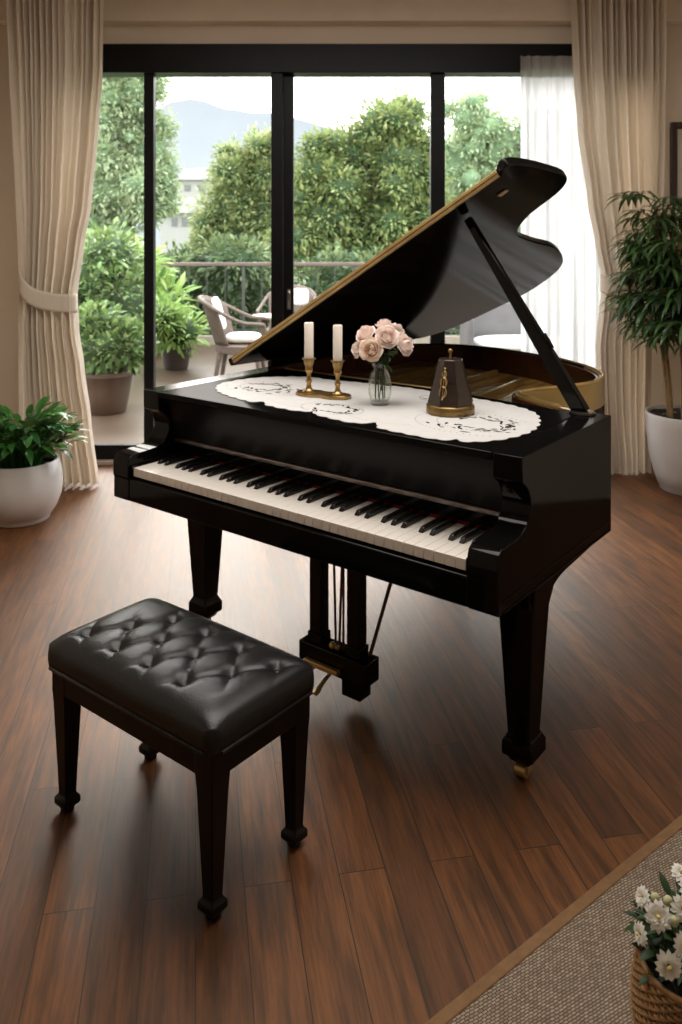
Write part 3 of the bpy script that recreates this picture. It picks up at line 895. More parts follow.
# ------------------------------------------------------------------ candle holder and candles
cz = RZ + 0.0006
P1, P2 = pw(0.605, 0.455, cz), pw(0.730, 0.475, cz)
ch = thing('candle_holder', 'twin brass candle holder standing on the lace runner', 'candle holder', P1)
dv = P2 - P1
axis = atan2(dv.y, dv.x)
L_ = dv.length
fig = []
N_ = 64
for k in range(N_):
    a = 2 * pi * k / N_
    ca_, sa_ = cos(a), sin(a)
    xx = L_ / 2 + ca_ * (L_ / 2 + 0.052)
    wv_ = 0.052 * abs(sa_) ** 0.7 * (1 - 0.34 * math.exp(-(ca_ / 0.28) ** 2))
    yy = wv_ * (1 if sa_ > 0 else -1)
    fig.append((xx * cos(axis) - yy * sin(axis), xx * sin(axis) + yy * cos(axis)))
ctr = Vector((L_ / 2 * cos(axis), L_ / 2 * sin(axis)))
bmb = MB()
vs = []
for hgt, sc in ((0.0, 0.97), (0.004, 1.0), (0.010, 1.0), (0.013, 0.965), (0.012, 0.90), (0.0125, 0.5)):
    vs += [(ctr.x + (p[0] - ctr.x) * sc, ctr.y + (p[1] - ctr.y) * sc, hgt) for p in fig]
fs = [(i * N_ + k, i * N_ + (k + 1) % N_, (i + 1) * N_ + (k + 1) % N_, (i + 1) * N_ + k) for i in range(5) for k in range(N_)]
fs += [tuple(range(N_ - 1, -1, -1)), tuple(5 * N_ + k for k in range(N_))]
bmb.add(vs, fs).build('base', M['old_brass'], ch, smooth=50)
stemp = [(0.024, 0.011), (0.024, 0.016), (0.015, 0.020), (0.010, 0.030), (0.0085, 0.045), (0.013, 0.053), (0.0085, 0.061), (0.0075, 0.078), (0.011, 0.088), (0.016, 0.096), (0.013, 0.104), (0.0185, 0.122), (0.0205, 0.134), (0.027, 0.137), (0.027, 0.141), (0.019, 0.141), (0.019, 0.1395), (0.0, 0.1395)]
for off in (Vector((0, 0, 0)), Vector((dv.x, dv.y, 0))):
    MB().lathe(stemp, off, 28).build('candle_stem', M['old_brass'], ch, smooth=50)
for P_, hh, lab in ((P1, 0.137, 'ivory pillar candle above the bare end of the brass holder, further from the roses'), (P2, 0.134, 'ivory pillar candle nearer the pink roses, short dark wick showing')):
    cd = thing('candle', lab, 'candle', (P_.x, P_.y, cz + 0.1402))
    MB().lathe([(0.0175, 0), (0.0178, 0.002), (0.0176, hh - 0.002), (0.0160, hh), (0.006, hh - 0.002), (0, hh - 0.002)], (0, 0, 0), 28).build('wax', M['wax'], cd, smooth=50)
    MB().tube([(0, 0, hh - 0.003), (0.0005, 0, hh + 0.005), (0.002, 0, hh + 0.010)], 0.0014, 6).build('wick', M['wick'], cd, smooth=60)

# ------------------------------------------------------------------ vase with roses
PV = pw(0.925, 0.475, cz)
va = thing('glass_vase', 'clear glass vase of pink roses standing on the lace runner', 'vase', PV)
vo_ = [(0.031, 0.0), (0.033, 0.003), (0.034, 0.012), (0.041, 0.035), (0.0435, 0.056), (0.041, 0.082), (0.034, 0.106), (0.027, 0.124), (0.0255, 0.134), (0.0285, 0.146), (0.031, 0.150)]
vi_ = [(r - 0.0026, max(z, 0.014)) for r, z in reversed(vo_[2:])]
MB().lathe(vo_ + vi_ + [(0.0, 0.012)], (0, 0, 0), 36).build('glass', M['vase_thin'], va, smooth=60)
MB().lathe([(0.0, 0.0135), (0.030, 0.0145), (0.0375, 0.035), (0.0398, 0.056), (0.0378, 0.08), (0.034, 0.0955), (0, 0.0955)], (0, 0, 0), 28).build('water', M['water'], va, smooth=60)
def rose_bloom(r, rnd):
    mb = MB()
    rings = [(2, 0.17, 1.02, -0.75), (3, 0.30, 1.00, -0.55), (4, 0.46, 0.96, -0.30), (5, 0.64, 0.88, 0.02), (5, 0.82, 0.74, 0.38), (6, 0.98, 0.52, 0.75)]
    for ri, (cnt, rad, hgt, flare) in enumerate(rings):
        for k in range(cnt):
            a0 = 2 * pi * k / cnt + ri * 0.9 + rnd.uniform(-.15, .15)
            span = pi / cnt * 1.45
            tilt = rnd.uniform(-0.05, 0.05)
            def fn(u, v, a0=a0, span=span, rad=rad, hgt=hgt, flare=flare, tilt=tilt):
                a = a0 + (u - 0.5) * 2 * span * (0.5 + 0.5 * sin(pi * min(1, v * 0.8 + 0.12)))
                rr = rad * (sin(min(1.0, v * 1.35) * pi / 2) ** 0.75)
                rr *= 1 + (0.05 + tilt) * (2 * u - 1)          # petals overlap in a spiral
                top = max(0.0, v - 0.55) / 0.45
                rr += flare * (0.30 if flare > 0 else 0.36 * rad / 0.3 * 0.45) * top ** 1.5
                edge = 1 - 0.20 * (2 * u - 1) ** 2
                z = -0.55 + (hgt + 0.40) * v * edge - max(0, flare) * 0.34 * top ** 2
                return (r * rr * cos(a), r * rr * sin(a), r * z)
            mb.grid(fn, 7, 7)
    return mb
def place_bloom(mb, c, aim):
    q = Vector((0, 0, 1)).rotation_difference(Vector(aim).normalized())
    mb.v = [q @ p + Vector(c) for p in mb.v]
    return mb
cam = Vector((0, 0, H))
roses = [(371, 349.5, -0.055, 0.034, 'large blush rose opening towards the keyboard, lowest at the front of the bouquet', 'rose_cream', (-0.3, -1, 0.25)),
         (387, 337, -0.045, 0.034, 'full pink rose in the middle of the bouquet, above the vase mouth', 'rose', (0.1, -0.9, 0.5)),
         (366, 334, 0.0, 0.031, 'pale pink rose high on the candle side of the bouquet', 'rose', (-0.5, -0.4, 0.8)),
         (385, 326, 0.035, 0.029, 'pink rose at the very top of the bouquet', 'rose', (0.1, 0.1, 1)),
         (404, 344.5, 0.0, 0.034, 'pink rose leaning out towards the dark wooden metronome', 'rose', (0.8, -0.6, 0.35)),
         (358.5, 349, 0.015, 0.027, 'small pink rose leaning out towards the candles', 'rose', (-0.9, -0.3, 0.3)),
         (396, 330, 0.05, 0.026, 'half hidden pink rose at the back of the bouquet', 'rose', (0.4, 0.5, 0.8))]
rnd = random.Random(4)
for i, (u, v, dy, r, lab, mt, aim) in enumerate(roses):
    c = at(u, v, PV.y + dy)
    ro = thing('rose', lab, 'flower', (PV.x, PV.y, PV.z + 0.03), 0, 'pink roses in the glass vase')
    rel = c - Vector((PV.x, PV.y, PV.z + 0.03))
    place_bloom(rose_bloom(r * 1.1, rnd), rel, aim).build('bloom', M[mt], ro, smooth=180)
    an = 2 * pi * i / 7
    foot = Vector((0.018 * cos(an), 0.018 * sin(an), -0.008))
    neck = Vector((0.013 * cos(an + 0.6), 0.013 * sin(an + 0.6), 0.105))
    aimv = Vector(aim).normalized()
    sp = spline([foot, neck, rel - aimv * r * 0.9 + Vector((0, 0, -.01)), rel - aimv * r * 0.5], 6)
    MB().tube(sp, 0.0022, 6).build('stem', M['rose_leaf'], ro, smooth=60)
    for k in range(7):
        lf = MB()
        bp = neck.lerp(rel, rnd.uniform(0.15, 0.75))
        a = rnd.uniform(0, 2 * pi)
        lf.leaf(bp, (cos(a), sin(a), rnd.uniform(-0.35, 0.5)), (0, 0, 1), rnd.uniform(0.035, 0.055), 0.024, 0.5, 0.1, 4, 0.45)
        lf.build('leaf', M['rose_leaf'], ro, smooth=180)

# ------------------------------------------------------------------ dark wooden metronome
PM = pw(1.195, 0.515, cz)
mt = thing('metronome', 'dark wooden tapered metronome with brass base and gold ornament', 'metronome', PM, atan2(-0.6, -1.9) * 0 + radians(-12))
def ngon_lathe(prof, n, rot):
    mb = MB()
    mb.lathe(prof, (0, 0, 0), n, True)
    mb.v = [Matrix.Rotation(rot, 3, 'Z') @ p for p in mb.v]
    return mb
MB().lathe([(0.081, 0), (0.083, 0.004), (0.083, 0.026), (0.079, 0.031), (0.072, 0.033)], (0, 0, 0), 40, True).build('base', M['dark_brass'], mt, smooth=40, label='round brass base band')
ngon_lathe([(0.082, 0.0335), (0.078, 0.05), (0.0585, 0.12), (0.0435, 0.178), (0.0445, 0.182), (0.0415, 0.186)], 8, pi / 8).build('body', M['dark_wood'], mt, bevel=0.002)
MB().tube([(0, 0, 0.186), (0, 0, 0.208)], 0.004, 8).ball((0, 0, 0.213), 0.008, 14, 10).build('finial', M['old_brass'], mt, smooth=60)
orn = MB()
fr0 = Matrix.Rotation(radians(-108), 3, 'Z')
def orp(x, z):                                    # ornament coordinates on the sloping front face
    rr_ = (0.078 - (z - 0.05) * 0.275) * cos(pi / 8) * 1.0 + 0.0022
    return fr0 @ Vector((rr_, x, z))
for ccz, rx, rz in ((0.080, 0.013, 0.017), (0.112, 0.0115, 0.015), (0.138, 0.007, 0.010)):
    orn.tube([orp(rx * cos(2 * pi * k / 20), ccz + rz * sin(2 * pi * k / 20)) for k in range(21)], 0.0019, 6)
for s_ in (-1, 1):
    orn.tube([orp(s_ * (0.002 + 0.010 * sin(pi * k / 12)) * (1 - k / 20), 0.060 + 0.085 * k / 12) for k in range(13)], 0.0017, 6)
orn.tube([orp(0, 0.06), orp(0, 0.154)], 0.0015, 6)
orn.ball(orp(0, 0.158), 0.004, 8, 6).ball(orp(0, 0.057), 0.0035, 8, 6)
orn.build('ornament', M['brass'], mt, smooth=60, label='gold filigree ornament on the front face')
for sgn in (1, -1):
    pass
ed = MB()
for k in range(8):
    a = 2 * pi * k / 8 + pi / 8
    ed.tube([(0.0815 * cos(a), 0.0815 * sin(a), 0.036), (0.0438 * cos(a), 0.0438 * sin(a), 0.178)], 0.0012, 5)
ed.build('edge_line', M['dark_wood'], mt, smooth=60)

# ------------------------------------------------------------------ bench
bs0, bs1, bt0, bt1 = 0.592, 1.268, -0.668, -0.288
bc = pw((bs0 + bs1) / 2, (bt0 + bt1) / 2, 0)
bn = thing('piano_bench', 'black button tufted leather piano bench on four tapered legs', 'bench', bc, ANG)
hx, hy = (bs1 - bs0) / 2, (bt1 - bt0) / 2
bcs, bct = (bs0 + bs1) / 2, (bt0 + bt1) / 2
btn = [(0.668 + 0.1345 * i + 0.067 * j, -0.588 + 0.098 * j) for j in range(3) for i in range(0, 4)]
btn_local = [(a - bcs + 0.005, b - bct + 0.006) for a, b in btn]
def seat_h(xx, yy):
    ex = max(0.0, min(1.0, (hx - abs(xx)) / 0.075))
    ey = max(0.0, min(1.0, (hy - abs(yy)) / 0.075))
    dome = 0.034 * (1 - (1 - ex) ** 2.6) ** 0.5 * (1 - (1 - ey) ** 2.6) ** 0.5
    dome += 0.014 * (1 - (xx / hx) ** 2) * (1 - (yy / hy) ** 2)
    s_, t_ = xx - 0.005 + bcs, yy - 0.006 + bct
    j = (t_ + 0.588) / 0.098
    i = (s_ - 0.668 - 0.067 * j) / 0.1345
    fade_j = 1.0 if 0 <= j <= 2 else max(0.0, 1 - (abs(j - 1) - 1) / 0.9)
    k = i + j * 0.5
    fade_i = 1.0 if -0.1 <= i + min(1, max(0, j * 0)) and i <= 3.2 else max(0.0, 1 - (abs(i - 1.5) - 1.6) / 0.8)
    fd = fade_j * max(0.0, min(1.0, fade_i))
    cre = (abs(sin(pi * i)) ** 0.55) * (abs(sin(pi * (i + j))) ** 0.55)
    d_ = -0.0105 * fd * (1 - cre) ** 1.6
    for bx, by in btn_local:
        r2 = ((xx - bx) ** 2 + (yy - by) ** 2)
        d_ -= 0.0125 * math.exp(-r2 / 0.00042)
    return dome + d_ * min(1, ex * 1.4) * min(1, ey * 1.4)
SZ = 0.452
def seat_fn(u, v):
    def ease(q):
        return q - 0.06 * sin(2 * pi * q) / 1.0
    xx, yy = (2 * ease(u) - 1) * hx, (2 * ease(v) - 1) * hy
    # rounded plan corners
    cr = 0.035
    ax, ay = abs(xx) - (hx - cr), abs(yy) - (hy - cr)
    if ax > 0 and ay > 0:
        l_ = max(ax, ay)
        m_ = sqrt(ax * ax + ay * ay)
        if m_ > 0:
            f_ = l_ / m_
            xx = math.copysign(hx - cr + ax * f_, xx)
            yy = math.copysign(hy - cr + ay * f_, yy)
    return (xx, yy, SZ + seat_h(xx, yy))
g = MB().grid(seat_fn, 132, 84)
# skirt
NU, NV = 132, 84
ring = [i for i in range(NU + 1)] + [j * (NU + 1) + NU for j in range(1, NV + 1)] + [NV * (NU + 1) + i for i in range(NU - 1, -1, -1)] + [j * (NU + 1) for j in range(NV - 1, 0, -1)]
prev = ring
for dz, sc in ((-0.010, 1.006), (-0.026, 1.008), (-0.044, 1.002), (-0.050, 0.985)):
    b0 = len(g.v)
    for i in ring:
        p = g.v[i]
        g.v.append(Vector((p.x * sc, p.y * (1 + (sc - 1) * 1.6), SZ + dz)))
    cur = [b0 + k for k in range(len(ring))]
    for k in range(len(ring)):
        k2 = (k + 1) % len(ring)
        g.f.append((prev[k], cur[k], cur[k2], prev[k2]))
    prev = cur
g.f.append(tuple(prev))
seat = g.build('seat_cushion', M['leather'], bn, smooth=180)
MB().tube([(x_, y_, SZ - 0.046) for x_, y_ in [(hx * 1.0, -hy + .03), (hx * 1.0, hy - .03), (hx - .03, hy * 1.0), (-hx + .03, hy), (-hx, hy - .03), (-hx, -hy + .03), (-hx + .03, -hy), (hx - .03, -hy), (hx, -hy + .03)]], 0.0055, 8).build('piping', M['leather'], seat, smooth=60)
b0_ = MB().ball((0, 0, 0), 0.0085, 14, 8, (1, 1, 0.5)).build('button', M['leather'], seat, smooth=180)
for k, (bx, by) in enumerate(btn_local):
    o = b0_ if k == 0 else b0_.copy()
    if k:
        COL.objects.link(o)
    o.location = (bx, by, SZ + seat_h(bx, by) + 0.003)
ap = MB()
ix, iy = hx - 0.016, hy - 0.016
AZ0, AZ1 = 0.335, SZ - 0.0505
ap.box(-ix + 0.05, ix - 0.05, -iy, -iy + 0.022, AZ0, AZ1).box(-ix + 0.05, ix - 0.05, iy - 0.022, iy, AZ0, AZ1).box(-ix, -ix + 0.022, -iy + 0.05, iy - 0.05, AZ0, AZ1).box(ix - 0.022, ix, -iy + 0.05, iy - 0.05, AZ0, AZ1)
ap.build('apron', M['bench_wood'], bn, bevel=0.003)
for sx in (-1, 1):
    for sy in (-1, 1):
        lw = 0.030
        cx_, cy_ = sx * (ix - lw + 0.001), sy * (iy - lw + 0.001)
        lg = taper([(0.012, 0.019), (0.018, 0.026), (0.036, 0.026), (0.045, 0.0185), (0.05, 0.0175), (0.30, 0.0275), (0.335, lw), (AZ1, lw)]).build('leg', M['bench_wood'], bn, bevel=0.003)
        lg.location = (cx_, cy_, 0)
        MB().lathe([(0.016, 0), (0.019, 0.003), (0.019, 0.010), (0.012, 0.012)], (0, 0, 0), 18, True).build('foot_glide', M['satin'], lg, smooth=40)

# ------------------------------------------------------------------ potted plants indoors
# low lily plant
pc = Vector((at(21, 0, 4.66).x, 4.66, 0))
lp_ = thing('potted_lily', 'broad leaved green plant in a round white pot beside the curtain', 'plant', pc)
potp = [(0.150, 0.0), (0.156, 0.006), (0.158, 0.022), (0.165, 0.030), (0.195, 0.075), (0.218, 0.135), (0.226, 0.20), (0.222, 0.265), (0.208, 0.322), (0.202, 0.335), (0.193, 0.335), (0.196, 0.31), (0.20, 0.29), (0.0, 0.289)]
MB().lathe(potp, (0, 0, 0), 48).build('pot', M['white_glaze'], lp_, smooth=50)
MB().grid(lambda u, v: (0.198 * u * cos(2 * pi * v), 0.198 * u * sin(2 * pi * v), 0.292 + 0.01 * noise.noise(Vector((u * 9 * cos(2 * pi * v), u * 9 * sin(2 * pi * v), 1)))), 8, 28).build('soil', M['soil'], lp_, smooth=180)
rnd = random.Random(21)
lv, stm = MB(), MB()
for k in range(260):
    a = rnd.uniform(0, 2 * pi)
    el = rnd.uniform(0.15, 1.0) ** 0.7
    b = Vector((rnd.uniform(0, 0.10) * cos(a), rnd.uniform(0, 0.10) * sin(a), 0.29))
    reach = rnd.uniform(0.05, 0.21) * (1.25 - el * 0.6)
    hgt = 0.05 + 0.27 * el * rnd.uniform(0.6, 1.0)
    tip = b + Vector((cos(a) * reach, sin(a) * reach, hgt))
    mid = b + Vector((cos(a) * reach * 0.35, sin(a) * reach * 0.35, hgt * 0.65))
    stm.tube([b, mid, tip], [0.0035, 0.003, 0.002], 5)
    out_ = Vector((cos(a), sin(a), rnd.uniform(-0.2, 1.2)))
    lv.leaf(tip, out_, (rnd.uniform(-.3, .3), rnd.uniform(-.3, .3), 1), rnd.uniform(0.09, 0.155), rnd.uniform(0.036, 0.058), rnd.uniform(0.2, 1.1), 0.16, 6, 0.42)
lv.build('foliage', M['lily_leaf'], lp_, smooth=180)
stm.build('stems', M['lily_leaf'], lp_, smooth=60)
# tall palm
pc = Vector((at(689, 0, 5.2).x, 5.2, 0))
pp_ = thing('potted_palm', 'tall dark green lady palm in a white pot below the picture frame', 'plant', pc)
potp = [(0.168, 0.0), (0.176, 0.008), (0.178, 0.03), (0.186, 0.036), (0.215, 0.12), (0.238, 0.22), (0.252, 0.33), (0.258, 0.42), (0.262, 0.47), (0.258, 0.482), (0.247, 0.482), (0.245, 0.455), (0, 0.453)]
MB().lathe(potp, (0, 0, 0), 48).build('pot', M['white_glaze'], pp_, smooth=50)
MB().grid(lambda u, v: (0.244 * u * cos(2 * pi * v), 0.244 * u * sin(2 * pi * v), 0.458 + 0.012 * noise.noise(Vector((u * 9 * cos(2 * pi * v), u * 9 * sin(2 * pi * v), 4)))), 8, 28).build('soil', M['soil'], pp_, smooth=180)
rnd = random.Random(5)
fl = MB()
tips = []
for k, (ca_, hh) in enumerate(((2.6, 1.72), (3.4, 1.5), (4.3, 1.62), (1.2, 1.6), (0.3, 1.4), (5.4, 1.3), (3.0, 1.78))):
    bx, by = 0.085 * cos(ca_) - 0.035, 0.085 * sin(ca_)
    pts = [Vector((bx, by, 0.45)), Vector((bx * 1.3 + .01, by * 1.3, 0.75)), Vector((bx * 1.5, by * 1.5, 1.05)), Vector((bx * 1.7, by * 1.7, hh))]
    MB().tube(spline(pts, 6), 0.0125, 8).build('cane', M['cane'], pp_, smooth=60)
    nfr = 22
    for j in range(nfr):
        t = j / (nfr - 1)
        z = 0.93 + (hh - 0.90) * t
        a = rnd.uniform(0, 2 * pi) if rnd.random() < 0.45 else rnd.uniform(2.3, 4.9)
        org = Vector((bx * 1.6, by * 1.6, z))
        ln = rnd.uniform(0.05, 0.25) * (1.05 - 0.4 * t)
        hub = org + Vector((cos(a) * ln, sin(a) * ln, rnd.uniform(0.0, 0.14)))
        fl.tube([org, (org + hub) / 2 + Vector((0, 0, 0.02)), hub], 0.0028, 4)
        nl = rnd.randint(8, 12)
        for q in range(nl):
            b = a + (q / (nl - 1) - 0.5) * 3.7
            dr = Vector((cos(b), sin(b), rnd.uniform(-0.25, 0.35)))
            fl.leaf(hub, dr, (0, 0, 1), rnd.uniform(0.15, 0.24), 0.027, rnd.uniform(0.7, 1.6), 0.12, 4, 0.45)
ymax = 0.06
xmax = XR - 0.03 - pc.x
for p in fl.v:                                     # foliage stays clear of the wall and curtain
    if p.y > 0.08:
        p.y = 0.08 + (p.y - 0.08) * 0.2
    p.x = min(p.x, xmax)
fl.build('foliage', M['palm_leaf'], pp_, smooth=180)

# ------------------------------------------------------------------ rug and daisy basket
e0, e1 = Vector((0.1805, 1.675)), Vector((0.936, 2.267))
rd = (e1 - e0).normalized()
rnrm = Vector((rd.y, -rd.x))
ra = atan2(rd.y, rd.x)
rug = thing('rug', 'beige woven rug with a tan bound edge on the wooden floor', 'rug', (e0.x, e0.y, 0), ra)
A0, A1, D1, BW = -1.9, 1.85, -2.3, 0.029
MB().box(A0 + BW, A1 - BW, D1 + BW, -BW, 0.001, 0.010).build('weave', M['rug'], rug)
MB().box(A0, A1, -BW + .0005, 0, 0.001, 0.012).box(A0, A1, D1, D1 + BW - .0005, 0.001, 0.012).box(A0, A0 + BW - .0005, D1 + BW, -BW, 0.001, 0.012).box(A1 - BW + .0005, A1, D1 + BW, -BW, 0.001, 0.012).build('border', M['rug_border'], rug, bevel=0.003, label='tan bound border')
bk_c = Vector((0.684, 1.60, 0.0125))
pd = thing('potted_daisies', 'white daisies growing in a woven rattan basket on the rug', 'plant', bk_c)
bw = MB()
NB, RW = 56, 24
def brad(z):
    t = z / 0.178
    return 0.088 + 0.024 * sin(pi * min(1, t * 0.72 + 0.12)) 
for k in range(NB):
    a = 2 * pi * k / NB
    bw.tube([(brad(z) * cos(a), brad(z) * sin(a), z) for z in [0.178 * i / 8 for i in range(9)]], 0.0022, 5)
for j in range(RW):
    z = 0.004 + 0.168 * j / (RW - 1)
    pts = []
    for k in range(NB * 2 + 1):
        a = 2 * pi * k / (NB * 2)
        wob = 0.0026 * (1 if (k // 2 + j) % 2 else -1) * (1 if k % 2 else 0.0)
        r_ = brad(z) + 0.0036 * sin(pi * (k / 2 + j))  * 0 + 0.0034 * cos(pi * (k / 2.0) + pi * j)
        pts.append((r_ * cos(a), r_ * sin(a), z))
    bw.tube(pts, 0.0037, 5, caps=False)
bw.tube([(brad(0.178) * cos(2 * pi * k / 48), brad(0.178) * sin(2 * pi * k / 48), 0.178) for k in range(49)], 0.0058, 8, caps=False)
bw.build('basket', M['rattan'], pd, smooth=60)
MB().lathe([(0.082, 0.002), (0.100, 0.06), (0.102, 0.10), (0.098, 0.150), (0, 0.150)], (0, 0, 0), 32).build('soil', M['soil'], pd, smooth=40)
rnd = random.Random(9)
dl_ = MB()
for k in range(230):
    a = rnd.uniform(0, 2 * pi)
    rr_ = 0.085 * sqrt(rnd.random())
    b = Vector((rr_ * cos(a), rr_ * sin(a), rnd.uniform(0.15, 0.262)))
    dl_.leaf(b, (cos(a), sin(a), rnd.uniform(-0.2, 1.0)), (0, 0, 1), rnd.uniform(0.03, 0.055), rnd.uniform(0.012, 0.02), rnd.uniform(0.2, 0.9), 0.15, 4, 0.45)
dl_.build('foliage', M['daisy_leaf'], pd, smooth=180)
def daisy(r, rnd, layers=3):
    mb = MB()
    for L in range(layers):
        n = 13 - 2 * L
        for k in range(n):
            a = 2 * pi * k / n + L * 0.25 + rnd.uniform(-.08, .08)
            dr = Vector((cos(a), sin(a), 0.12 + 0.42 * L + rnd.uniform(-.1, .1)))
            mb.leaf((0.12 * r * cos(a), 0.12 * r * sin(a), 0), dr, (0, 0, 1), r * (1 - 0.25 * L) * rnd.uniform(.9, 1.05), r * 0.44, 0.5, 0.12, 4, 0.62)
    return mb
flowers = [(658.5, 916.5, 1.535, 0.0235, (-0.35, -0.9, 0.55)), (642.5, 897, 1.60, 0.019, (-0.9, -0.2, 0.5)), (640.5, 934, 1.555, 0.019, (-1, -0.25, 0.2)), (668.5, 965.5, 1.478, 0.024, (-0.1, -1, 0.15)),
           (682.5, 909, 1.55, 0.023, (0.3, -0.8, 0.6)), (681, 873, 1.66, 0.019, (0, -0.4, 1)), (683, 945, 1.50, 0.021, (0.4, -1, 0.3)), (690, 890, 1.60, 0.022, (0.3, -0.5, 0.8)), (700, 930, 1.53, 0.023, (0.6, -0.8, 0.4)), (705, 900, 1.62, 0.021, (0.7, -0.2, 0.7))]
for u, v, Y, r, aim in flowers:
    c = at(u, v, Y) - bk_c
    f_ = place_bloom(daisy(r, rnd), c, aim).build('flower', M['daisy'], pd, smooth=180)
    av = Vector(aim).normalized()
    place_bloom(MB().ball((0, 0, 0.002), r * 0.17, 10, 6, (1, 1, 0.8)), c + av * 0.005, aim).build('flower_centre', M['daisy_eye'], f_, smooth=180, label='yellow flower centre')
    MB().tube([c - av * 0.002, c - av * 0.02 + Vector((0, 0, -.01)), Vector((c.x * 0.5, c.y * 0.5, 0.155))], 0.0018, 5).build('flower_stem', M['daisy_leaf'], f_, smooth=60)
for u, v, Y in ((674, 921, 1.54), (668, 901, 1.58), (655, 898, 1.60)):
    c = at(u, v, Y) - bk_c
    bd = MB().ball(c, 0.0085, 10, 8, (1, 1, 1.15)).build('bud', M['bud'], pd, smooth=180)
    MB().tube([c, Vector((c.x * 0.55, c.y * 0.55, 0.16))], 0.0016, 5).build('bud_stem', M['daisy_leaf'], bd, smooth=60)

# ------------------------------------------------------------------ terrace
TY1 = 12.0
struct('terrace_floor', MB().box(-7, 7.5, WY + 0.23, TY1 + 0.1, -0.14, -0.005), M['terrace'])
struct('trim_2', MB().box(-7, 7.5, TY1 + 0.101, TY1 + 0.3, -0.3, 0.11), M['curb'])
rl = thing('balcony_railing', 'brown topped balcony railing along the terrace edge', 'railing', (0, TY1 + 0.2, 0.11))
MB().box(-6.9, 7.4, -0.035, 0.035, 1.03, 1.085).build('top_rail', M['rail'], rl, bevel=0.01)
MB().box(-6.9, 7.4, -0.015, 0.015, 0.06, 0.095).build('bottom_rail', M['rail_bar'], rl)
ps = MB().box(-0.022, 0.022, -0.022, 0.022, 0.001, 1.03).build('post', M['rail_bar'], rl)
brs = MB().box(-0.007, 0.007, -0.007, 0.007, 0.095, 1.03).build('baluster', M['rail_bar'], rl)
i = 0
xx = -6.3
first_b = True
while xx < 7.0:
    if i:
        o = ps.copy(); COL.objects.link(o)
    else:
        o = ps
    o.location.x = xx
    for k in range(1, 6):
        if -4.2 < xx + 0.27 * k < 3.4:
            b = brs if first_b else brs.copy()
            if not first_b:
                COL.objects.link(b)
            first_b = False
            b.location.x = xx + 0.27 * k
    xx += 1.62
    i += 1

# wicker chairs
def wicker_chair(lab, loc, rz):
    t = thing('wicker_chair', lab, 'chair', loc, rz, 'wicker chairs on the terrace')
    # +x is the direction the chair faces
    def shell(u, v):
        a = pi + (u - 0.5) * 2.5
        z = 0.40 + 0.50 * v * (1 - 0.22 * (2 * u - 1) ** 2)
        r = 0.27 + 0.06 * v
        return (r * cos(a) - 0.02 - 0.10 * v, r * 1.02 * sin(a), z)
    o = MB().grid(shell, 20, 12).build('backrest', M['wicker'], t, smooth=180)
    s = o.modifiers.new('thick', 'SOLIDIFY'); s.thickness = 0.025
    MB().lathe([(0.27, 0.30), (0.285, 0.31), (0.285, 0.385), (0.26, 0.40), (0, 0.40)], (0, 0, 0), 28).build('seat', M['wicker'], t, smooth=40)
    pts = []
    for k in range(25):
        u = k / 24
        a = pi + (u - 0.5) * 2.5
        z = 0.905 * (1 - 0.0) - 0.115 * (2 * u - 1) ** 2
        pts.append(Vector((0.335 * cos(a) - 0.125, 0.34 * sin(a), z)))
    for s_ in (1, -1):
        e = pts[0] if s_ == -1 else pts[-1]
        sy = 1 if e.y > 0 else -1
        arm_ = spline([e, Vector((0.05, sy * 0.35, 0.66)), Vector((0.24, sy * 0.33, 0.635)), Vector((0.30, sy * 0.30, 0.60)), Vector((0.28, sy * 0.26, 0.35))], 8)
        MB().tube(arm_, 0.021, 8).build('armrest', M['wicker'], t, smooth=60)
    MB().tube(pts, 0.024, 8).build('back_rail', M['wicker'], t, smooth=60)
    for sx, sy in ((1, 1), (1, -1), (-1, 1), (-1, -1)):
        MB().tube([(0.20 * sx, 0.19 * sy, 0.33), (0.25 * sx, 0.22 * sy, 0.0)], [0.031, 0.025], 8).build('leg', M['wicker'], t, smooth=60)
    return t
def cushion(lab, loc, rz, tilt=0.0, size=(0.24, 0.24, 0.05)):
    def fn(u, v):
        th, ph = pi * v, 2 * pi * u
        def p(w, e):
            return math.copysign(abs(w) ** e, w)
        return (size[0] * p(cos(ph), 0.5) * p(sin(th), 0.5), size[1] * p(sin(ph), 0.5) * p(sin(th), 0.5), size[2] * p(cos(th), 0.8))
    o = MB().grid(fn, 28, 14).build('cushion', M['cushion'], smooth=180)
    o.location = loc
    o.rotation_euler = (0, tilt, rz)
    return tag(o, lab, 'cushion', 'white cushions on the terrace chairs')
CY1 = 9.25
c1 = Vector((at(241, 0, CY1).x, CY1, -0.004))
wicker_chair('wicker armchair fully visible beside the round terrace table', c1, radians(-2))
cushion('white seat cushion on the wicker armchair seen whole', c1 + Vector((0.02, 0, 0.457)), radians(-2), 0, (0.2, 0.2, 0.052))
R1 = Matrix.Rotation(radians(-2), 3, 'Z')
cushion('small white pillow propped against the back of the wicker armchair', c1 + R1 @ Vector((-0.245, -0.02, 0.73)), radians(-2), radians(74), (0.19, 0.15, 0.035))
CY2 = 10.7
c2 = Vector((at(287, 0, CY2).x, CY2, -0.004))
wicker_chair('wicker armchair half hidden behind the dark centre mullion', c2, radians(-100))
cushion('white seat cushion on the half hidden wicker armchair', c2 + Vector((0.0, 0, 0.457)), radians(-100), 0, (0.2, 0.2, 0.052))
R2 = Matrix.Rotation(radians(-100), 3, 'Z')
cushion('white pillow showing just past the centre mullion, on the far armchair', c2 + Vector((0.17, 0.08, 0.80)), radians(-100), radians(80), (0.11, 0.11, 0.045))
ty = 9.95
tb = thing('terrace_table', 'small round pale topped table between the wicker chairs', 'table', (at(274, 0, ty).x, ty, -0.004))
tzz = at(0, 315, ty).z
